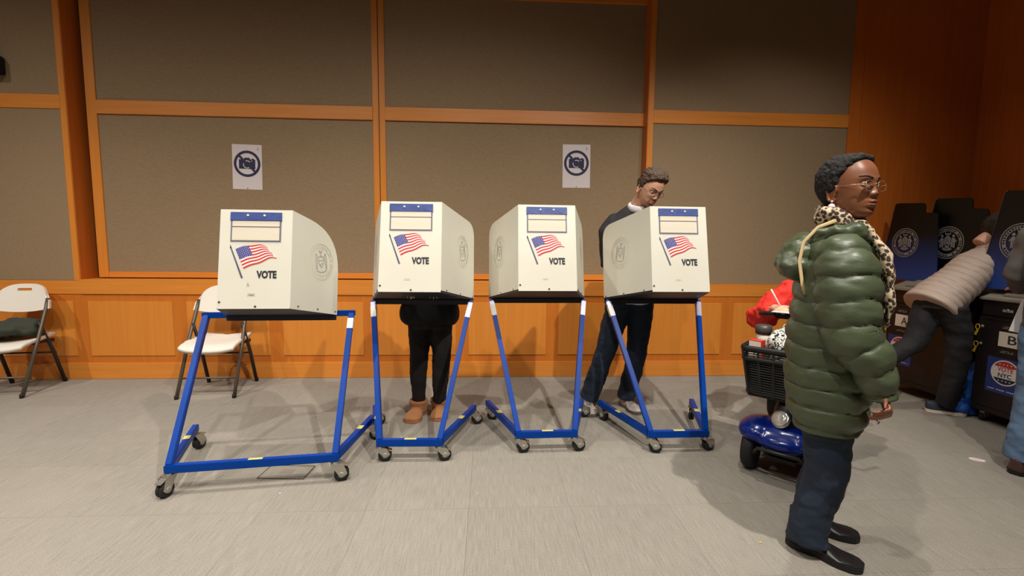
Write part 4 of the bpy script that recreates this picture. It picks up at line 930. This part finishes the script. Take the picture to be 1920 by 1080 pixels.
o = fuse('cloth_bundle', [elld(SW_(-.05, -.045, .65), (.068, .068, .17)), elld(SW_(-.03, -.05, .75), (.072, .072, .085)), elld(SW_(-.05, .0, .72), (.06, .06, .10)), elld(SW_(-.03, -.03, .83), (.03, .03, .045))], .008, 'bw', None, 3, [(.016, 14, 14, 14)])
tag(o, 'black and white patterned cloth bag in scooter basket', 'bag')
# rider
pr_ = empty('person', SW_(-.80, 0, 0), HA, 'person in red fleece seated on the mobility scooter writing', 'person')
Mh = T(.10, .10, 1.17)@RYm(radians(30))
body = [tubed([(.02, .06, .96, .06), (.06, .08, 1.10, .052)], 14), tubed([(-.05, 0, .60, .10, .15), (-.03, .02, .78, .1, .14), (0, .05, .98, .08, .15)], 18, (1, 0, 0))]
armR = [(.02, -.16, .985, .05), (.20, -.30, .80, .042), (.44, -.16, .905, .03)]
armL = [(.03, .17, .97, .05), (.22, .17, .80, .042), (.42, .08, .90, .03)]
body += [chaind(armR), chaind(armL)]+hand_pieces((.445, -.155, .91), (.9, .45, .12), (-.3, .3, -.9), .85, 1, .95, .9)+hand_pieces((.43, .075, .905), (.9, -.3, 0), (0, 0, -1), .5, -1)
for s in (-1, 1): body.append(chaind([(-.02, s*.09, .62, .085), (.36, s*.13, .60, .06), (.40, s*.12, .24, .045)]))
bo = fuse('body', body, .0075, 'skin_l', pr_, 3); head_mesh('head', Mh, 'skin_l', bo, .006); face_bits(pr_, Mh, ('hair_g', 'skin_l'), 'lips_l')
hair_cap('hair', Mh, 'hair_g', pr_, [(.13, .08), (.1, .07), (.08, .052), (.04, .02), (.0, -.005), (-.05, -.02), (-.1, -.015)], lambda q: .018, .008, [(.005, 14, 40, 40)])
fl2 = [tubed([(-.06, 0, .60, .13, .17), (-.04, .01, .78, .135, .17), (-.0, .01, .96, .115, .18), (.02, .04, 1.03, .08, .12)], 24, (1, 0, 0))]
for a in (armR, armL): fl2.append(tubed([tuple(a[0][:3])+(.085,), tuple(V(a[0][:3]).lerp(V(a[1][:3]), .6))+(.085,), tuple(a[1][:3])+(.082,), tuple(V(a[1][:3]).lerp(V(a[2][:3]), .5))+(.072,), tuple(V(a[1][:3]).lerp(V(a[2][:3]), .9))+(.048,)], 16)); fl2.append(elld(a[1][:3], .08)); fl2.append(elld(a[0][:3], .085))
fuse('fleece', fl2, .009, 'redcloth', pr_, 2, [(.020, 11, 11, 11), (.008, 26, 26, 26)])
fuse('trousers', [tubed([(-.05, 0, .66, .15, .17), (-.04, 0, .57, .15, .18)], 20, (1, 0, 0))]+[chaind([(-.02, s*.09, .62, .095), (.36, s*.13, .60, .075), (.40, s*.12, .24, .06)]) for s in (-1, 1)], .010, 'blackcloth', pr_, 3)
for s in (-1, 1): shoe(pr_, (.34, s*.12, .141), (.58, s*.13, .141), 'shoe', 'sole', .085, .045)
a = SW_(-.80+.52, -.115, .935); pn = tube('pen', [tuple(a+V((.02, .03, -.02)))+(.002,), tuple(a+V((.012, .02, -.008)))+(.0045,), tuple(a+V((-.055, .02, .10)))+(.0045,)], 'white', None, 8); tag(pn, 'white pen held in the hand of the scooter rider', 'pen')
pp = empty('paper_pad', SW_(-.285, -.05, .9), HA, 'white ballot papers lying on the scooter console', 'paper'); box('sheet', -.07, .07, -.1, .1, .0005, .004, 'sticker', pp, 0); prism('folded_sheet', [(.0, .0, .004), (.01, .06, .004), (-.03, .09, .12), (-.04, .03, .12)], (.002, 0, 0), 'sticker', pp)

# ------------------------------------------------------------------ ballot scanners along the right wall (face -x)
def scanner(letter, y1, label, shields):
    """y1: far edge; front face on x = FX"""
    FX, W, DP = 3.70, .62, .50; y0 = y1-W
    b = empty('ballot_scanner', (FX, y1, 0), 0, label, 'ballot scanner', 'black ballot scanners')
    # local: x into the machine, s = distance from far edge towards the camera is -y
    box('cabinet', 0, DP, -W, 0, .085, .80, 'scanner', b, .008); box('upper_cabinet', .01, DP, -W+.01, -.01, .803, .915, 'scanner', b, .006)
    box('door', -.006, 0, -W+.03, -.05, .13, .775, 'scanner', b, .003)
    for (x, y) in ((.06, -.06), (.06, -W+.06), (DP-.06, -.06), (DP-.06, -W+.06)):
        c = lathe('caster', [(-.015, .030), (-.012, .036), (.012, .036), (.015, .030)], (x, y, .036), (0, 1, 0), 'rubber', b, 16)
        beam('fork', (x, y, .03), (x, y, .086), .05, .036, 'steel', c, (0, 1, 0), .004)
    # sloping grey console on top
    vs, fs = prismd([(-.012, -.0, .918), (-.012, 0, .936), (.24, 0, 1.03), (DP, 0, 1.03), (DP, 0, .918)], (0, -W, 0)); mesh('console', vs, fs, 'console', b, bevel=.004)
    vs, fs = prismd([(.03, -.12, .953), (.03, -.12, .968), (.20, -.12, 1.032), (.20, -.12, 1.017)], (0, -.36, 0)); mesh('ballot_tray', vs, fs, 'console', b, bevel=.003)
    lathe('lock', [(0, .010), (.004, .009)], (-.006, -.19, .86), (-1, 0, 0), 'chrome', b, 12); beam('name_plate', (-.0065, -.16, .855), (-.0065, -.225, .855), .003, .018, 'silver', b, bevel=0)
    F = lambda s, z, e=.0075: V((-e, -s, z))      # s grows towards the camera, which is rightwards seen from the room
    def rect(n, s0, s1, z0, z1, m, e): return mesh(n, *prismd([F(s0, z0, e), F(s1, z0, e), F(s1, z1, e), F(s0, z1, e)], (-.001, 0, 0)), m, b)
    S0 = .095 if letter == 'A' else .153
    rect('letter_card', S0, S0+.175, .597, .703, 'cream_l', .0062)
    tv, tf = text2d(letter, .01); decal('letter', [(S0+.0875+(a-.5)*.055, .62+.062*c) for a, c in tv], tf, lambda s, z: F(s, z, .0078), 'ink', b)
    for z in (.735, .56):
        rect('small_plate', S0+.01, S0+.12, z-.016, z+.016, 'tube_d', .0062)
        decal('illegible_print', *j2(*[poly2([(S0+.02+.012*i, z+.002-.010*r), (S0+.028+.012*i, z+.002-.010*r), (S0+.028+.012*i, z+.008-.010*r), (S0+.02+.012*i, z+.008-.010*r)]) for i in range(7) for r in (0, 1) if (i*3+r) % 5]), lambda s, z_: F(s, z_, .0078), 'silver', b)
    # poster
    P0, P1, Z0, Z1 = S0-.055, S0+.185, .255, .512
    po = rect('vote_poster', P0, P1, Z0, Z1, 'posterb', .0062); cx, cz, R = (P0+P1)/2+.0, Z0+.155, .092
    G = lambda e: (lambda s, z: F(s, z, e))
    decal('roundel_border', *disc(cx, cz, R, 36), G(.0078), 'white', po)
    cap = [(cx+R*.9*cos(a), cz+R*.9*sin(a)) for a in [pi*.17+k*(pi*.66)/14 for k in range(15)]]; decal('red_cap', *poly2(cap), G(.0084), 'posterr', po)
    cap = [(cx+R*.9*cos(a), cz+R*.9*sin(a)) for a in [-pi*.83+k*(pi*.66)/14 for k in range(15)]]; decal('navy_cap', *poly2(cap), G(.0084), 'navy_ink', po)
    st = []
    for sg in (1, -1):
        for k in (-1.5, -.5, .5, 1.5): st.append(poly2([(cx+k*.024+.007*(1 if q % 2 == 0 else .45)*sin(q*pi/5), cz+sg*.060+.007*(1 if q % 2 == 0 else .45)*cos(q*pi/5)) for q in range(10)]))
    decal('stars', *j2(*st), G(.0090), 'white', po)
    for wd, z, m, wx in (('VOTE', .008, 'posterr', .10), ('NYC', -.036, 'navy_ink', .085)):
        tv, tf = text2d(wd, .02); decal('lettering', [(cx+(a-.5)*wx, cz+z+.033*c) for a, c in tv], tf, G(.0086), m, po)
    decal('small_print', *j2(*[poly2([(P0+.02+.011*i, Z0+.022), (P0+.028+.011*i, Z0+.022), (P0+.028+.011*i, Z0+.028), (P0+.02+.011*i, Z0+.028)]) for i in range(18) if i % 6 != 4]), G(.0078), 'white', po)
    # numbered seals of yellow plastic and latch buttons
    for z in (.70, .57):
        sb = .012
        lathe('latch_button', [(0, .011), (.006, .010), (.009, .004)], F(sb+.028, z+.02, .006), (-1, 0, 0), 'console', b, 12)
        tube('yellow_seal', [tuple(F(sb+.014*cos(a), z+.012+.020*sin(a), .014))+(.0028,) for a in [2*pi*k/14 for k in range(14)]], 'yellow', b, 6, (1, 0, 0), True)
        mesh('seal_tag', *prismd([F(sb-.022, z-.050, .013), F(sb-.004, z-.055, .013), F(sb+.010, z-.008, .013), F(sb-.002, z-.004, .013)], (-.002, 0, 0)), 'yellow', b)
    # privacy shields
    for (px, sy, blue, k) in shields:
        xs = px-FX; s0 = y1-sy           # near-left lower corner at world y = sy
        pts = [(0, 1.0), (0, 1.05), (.105, 1.655), (.113, 1.70), (.130, 1.715), (.39, 1.695), (.41, 1.68), (.415, 1.61)]+[(.52, 1.60), (.535, 1.58), (.575, 1.0)]
        pts = [(a*k, 1.0+(z-1.0)*(k*.5+.5)) for a, z in pts]
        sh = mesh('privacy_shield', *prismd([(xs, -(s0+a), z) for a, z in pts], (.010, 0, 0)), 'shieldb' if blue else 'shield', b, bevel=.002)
        e = [(a, z) for a, z in pts[1:5]]
        tube('edge_trim', [(xs-.001, -(s0+a), z, .0032) for a, z in e], 'tube', sh, 6, (1, 0, 0))
        cs, cz2, R2 = s0+.245*k, 1.345, .133*k
        H = lambda X, Y, q=.0012: V((xs-q, -(cs+X*R2), cz2+Y*R2))
        decal('seal_ring', *j2(annulus(.95, 1.0), annulus(.70, .88)), H, 'silver', sh)
        decal('seal_letters', *seal_letters(.73, .85, 34), lambda X, Y: H(X, Y, .002), 'shield', sh)
        sf = decal('seal_figures', *seal_center(), H, 'silver', sh); decal('seal_detail', *seal_detail(), lambda X, Y: H(X, Y, .002), 'shield', sh)
    return b
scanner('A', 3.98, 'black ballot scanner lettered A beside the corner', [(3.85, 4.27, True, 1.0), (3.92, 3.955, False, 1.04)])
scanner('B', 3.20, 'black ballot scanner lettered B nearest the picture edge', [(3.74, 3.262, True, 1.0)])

# blue tote slumped between the scanners
tt = empty('tote_bag', (3.76, 3.28, 0), radians(8), 'blue tote bag slumped on the floor beside scanner B', 'bag')
fuse('bag', [tubed([(0, 0, .01, .065, .12), (0, 0, .12, .07, .12), (.02, -.02, .27, .05, .09), (.05, -.035, .42, .03, .05), (.06, -.04, .50, .02, .02)], 20, (1, 0, 0)), elld((-.09, -.01, .07), (.06, .07, .068))], .009, 'tote', tt, 3, [(.015, 8, 8, 8), (.006, 22, 22, 22)])
tube('strap', [(-.112, .066, .19, .014, .004), (-.122, .0, .185, .014, .004), (-.115, -.066, .18, .014, .004)], 'tote_d', tt, 8, (1, 0, 0))

# --- voter in beige padded jacket leaning in between the scanners
pz = empty('person', (3.52, 3.30, 0), 0, 'person in beige padded jacket leaning towards scanner B', 'person')
def L(x, y, z): return (x-3.52, y-3.30, z)
Mh = T(*L(3.93, 3.325, 1.43)) @ RZ(radians(-10)) @ RYm(radians(35))
body = [tubed([L(3.80, 3.31, 1.20)+(.06,), L(3.89, 3.32, 1.36)+(.052,)], 14), tubed([L(3.53, 3.32, .88)+(.09, .11), L(3.66, 3.31, 1.02)+(.09, .10), L(3.80, 3.31, 1.20)+(.08, .10)], 18, (0, 1, 0))]
arms = ([(3.80, 3.41, 1.2), (3.88, 3.36, 1.0), (4.04, 3.30, 1.06)], [(3.80, 3.21, 1.2), (3.88, 3.25, 1.0), (4.04, 3.27, 1.06)])
for a_ in arms: body.append(chaind([L(*a_[0])+(.045,), L(*a_[1])+(.038,), L(*a_[2])+(.028,)])); body += hand_pieces(L(*a_[2]), (1, 0, 0), (0, 0, -1), .6, 1 if a_[0][1] < 3.3 else -1, .9)
body += [chaind([L(3.52, 3.25, .86)+(.055,), L(3.60, 3.24, .48)+(.045,), L(3.585, 3.26, .10)+(.034,)]), chaind([L(3.48, 3.38, .86)+(.055,), L(3.38, 3.365, .56)+(.045,), L(3.02, 3.40, .28)+(.034,)])]
bo = fuse('body', body, .0085, 'skin_l', pz, 3); head_mesh('head', Mh, 'skin_l', bo, .006); face_bits(pz, Mh, ('hair_g', 'skin_l'), 'lips_l')
hair_cap('hair', Mh, 'hair_g', pz, [(.13, .08), (.1, .07), (.08, .052), (.04, .02), (.0, -.005), (-.05, -.02), (-.1, -.015)], lambda q: .018, .008, [(.005, 14, 40, 40)])
crumple(mesh('padded_jacket', *quilt([L(3.44, 3.345, .83)+(.15, .18), L(3.445, 3.345, .835)+(.162, .192), L(3.53, 3.345, .92)+(.15, .175), L(3.65, 3.33, 1.04)+(.13, .16), L(3.78, 3.315, 1.18)+(.115, .145), L(3.84, 3.315, 1.25)+(.08, .10), L(3.87, 3.317, 1.30)+(.068, .075)], .050, .012, .006, 48, (0, 1, 0), 0), 'beige', pz, True).data, [(.007, 10, 10, 10)])
for a_ in arms: mesh('sleeve', *quilt([L(*a_[0])+(.065,), L(*V(a_[0]).lerp(V(a_[1]), .8))+(.065,), L(*a_[1])+(.06,), L(*V(a_[1]).lerp(V(a_[2]), .85))+(.045,)], .05, .008, .008, 24, (0, 1, 0), 0), 'beige', pz, True)
fuse('trousers', [tubed([L(3.50, 3.32, .94)+(.11, .13), L(3.49, 3.31, .82)+(.12, .155)], 20, (0, 1, 0)), tubed([L(3.51, 3.24, .86)+(.10,), L(3.59, 3.235, .66)+(.088,), L(3.61, 3.24, .46)+(.075,), L(3.60, 3.25, .25)+(.066,), L(3.585, 3.265, .10)+(.062,), L(3.575, 3.275, .065)+(.064,)], 16), chaind([L(3.48, 3.38, .86)+(.10,), L(3.42, 3.37, .66)+(.09,), L(3.36, 3.36, .54)+(.078,), L(3.16, 3.38, .41)+(.066,), L(3.03, 3.40, .29)+(.056,)])], .009, 'darkgrey', pz, 3, [(.010, 10, 10, 12)])
shoe(pz, L(3.49, 3.335, 0), L(3.71, 3.225, 0), 'sneaker_b', 'wsole', .085, .046, sole_h=.03)
tb = shoe(pz, (0, 0, 0), (.26, 0, 0), 'sneaker_b', 'wsole', .085, .046, sole_h=.03); tb.matrix_local = T(*L(2.975, 3.41, .285)) @ RYm(radians(62)) @ T(-.06, 0, -.05)

# --- voter mostly outside the frame, at scanner B
pe = empty('person', (3.16, 2.27, 0), radians(20), 'person in blue jeans and grey sleeve cut off by the picture edge', 'person')
Mh = T(.03, 0, 1.60)@RYm(radians(15))
armB = [(.02, .18, 1.38, .05), (.03, .235, 1.14, .042), (.20, .27, 1.06, .03)]
armR_ = [(.0, -.20, 1.38, .05), (.0, -.24, 1.10, .042), (.2, -.2, 1.05, .03)]
body = [tubed([(-.02, 0, 1.40, .06), (.0, 0, 1.54, .054)], 14), torso([(.85, 0, 0, .10, .15), (1.1, 0, 0, .10, .14), (1.35, 0, 0, .1, .17), (1.44, 0, 0, .06, .10)]), chaind(armB), chaind(armR_)]+hand_pieces((.21, .275, 1.06), (.9, .3, 0), (0, 0, -1), .7, 1)+hand_pieces((.21, -.2, 1.05), (1, 0, 0), (0, 0, -1), .7, -1)
for s in (-1, 1): body.append(chaind([(0, s*.09, .88, .065), (0, s*.10, .48, .045), (-.02, s*.11, .10, .034)]))
bo = fuse('body', body, .009, 'skin_l', pe, 3); head_mesh('head', Mh, 'skin_l', bo, .006); face_bits(pe, Mh, ('hair_g', 'skin_l'), 'lips_l')
hair_cap('hair', Mh, 'hair_g', pe, [(.13, .08), (.1, .07), (.08, .052), (.04, .02), (.0, -.005), (-.05, -.02), (-.1, -.015)], lambda q: .018, .008, [(.005, 14, 40, 40)])
fuse('sweater', [torso([(.86, 0, 0, .13, .18), (1.1, 0, 0, .13, .18), (1.36, 0, 0, .12, .2), (1.46, 0, 0, .075, .11)])]+[chaind([tuple(a[0][:3])+(.07,), tuple(a[1][:3])+(.062,), tuple(V(a[1][:3]).lerp(V(a[2][:3]), .9))+(.048,)]) for a in (armB, armR_)], .010, 'greycloth', pe, 3, [(.01, 10, 10, 10)])
fuse('jeans', [torso([(.82, 0, 0, .12, .17), (.96, 0, 0, .12, .165)])]+[tubed([(0, s*.09, .88, .10), (.01, s*.10, .5, .082), (-.01, s*.11, .25, .078), (-.02, s*.115, .075, .08)], 18) for s in (-1, 1)], .009, 'jeans_l', pe, 3, [(.010, 7, 7, 10), (.004, 22, 22, 30)])
for s in (-1, 1): shoe(pe, (-.10, s*.11, 0), (.17, s*.13, 0), 'brownshoe', 'sole', .09, .05)
bs = box('ballot_sheet', -.06, .06, -.0007, .0007, -.10, .10, 'sticker', None, 0); bs.matrix_world = T(3.135, 2.44, .90) @ RZ(radians(-35)) @ RYm(radians(12)); tag(bs, 'white ballot sheet held at the edge of the picture', 'paper')

# ------------------------------------------------------------------ small things on the carpet
fb = empty('floor_outlet', (-1.13, 2.51, 0), radians(-4), 'square carpeted outlet cover in the floor under the wide booth', 'floor outlet')
box('cover', -.125, .125, -.07, .07, 0, .0022, 'carpet', fb, .0005)
for (a, b, c, d) in ((-.13, .13, -.075, -.069), (-.13, .13, .069, .075), (-.13, -.124, -.075, .075), (.124, .13, -.075, .075)): box('frame', a, b, c, d, 0, .0032, 'tube', fb, .0005)
box('flap', -.035, .035, -.015, .03, .002, .0036, 'console', fb, .0005)
st_ = lathe('oval_sticker', [(0, .032), (.0012, .032)], (0, 0, 0), (0, 0, 1), 'white', None, 24, False); st_.location = (3.015, 2.529, 0); st_.scale = (1.2, .75, 1); st_.rotation_euler = (0, 0, radians(-30)); tag(st_, 'oval pink and white sticker lying on the carpet', 'sticker')
lathe('pink_centre', [(.0012, .022), (.0016, .022)], (0, 0, 0), (0, 0, 1), 'pinkst', st_, 24, False)
for x, y, r, m, lb in ((1.198, 1.814, .006, 'orange', 'tiny orange scrap on the carpet near black shoe'), (-1.068, 2.285, .006, 'paper', 'tiny pale scrap on the carpet before the wide booth'), (-.051, 2.25, .004, 'paper', 'tiny white speck on bare carpet between second and third booth')):
    o = fuse('paper_scrap', [elld((0, 0, .002), (r, r*.8, .0022)), elld((r*.4, r*.2, .0025), (r*.5, r*.6, .002))], .0012, m, None, 1); o.location = (x, y, .0005); tag(o, lb, 'scrap')
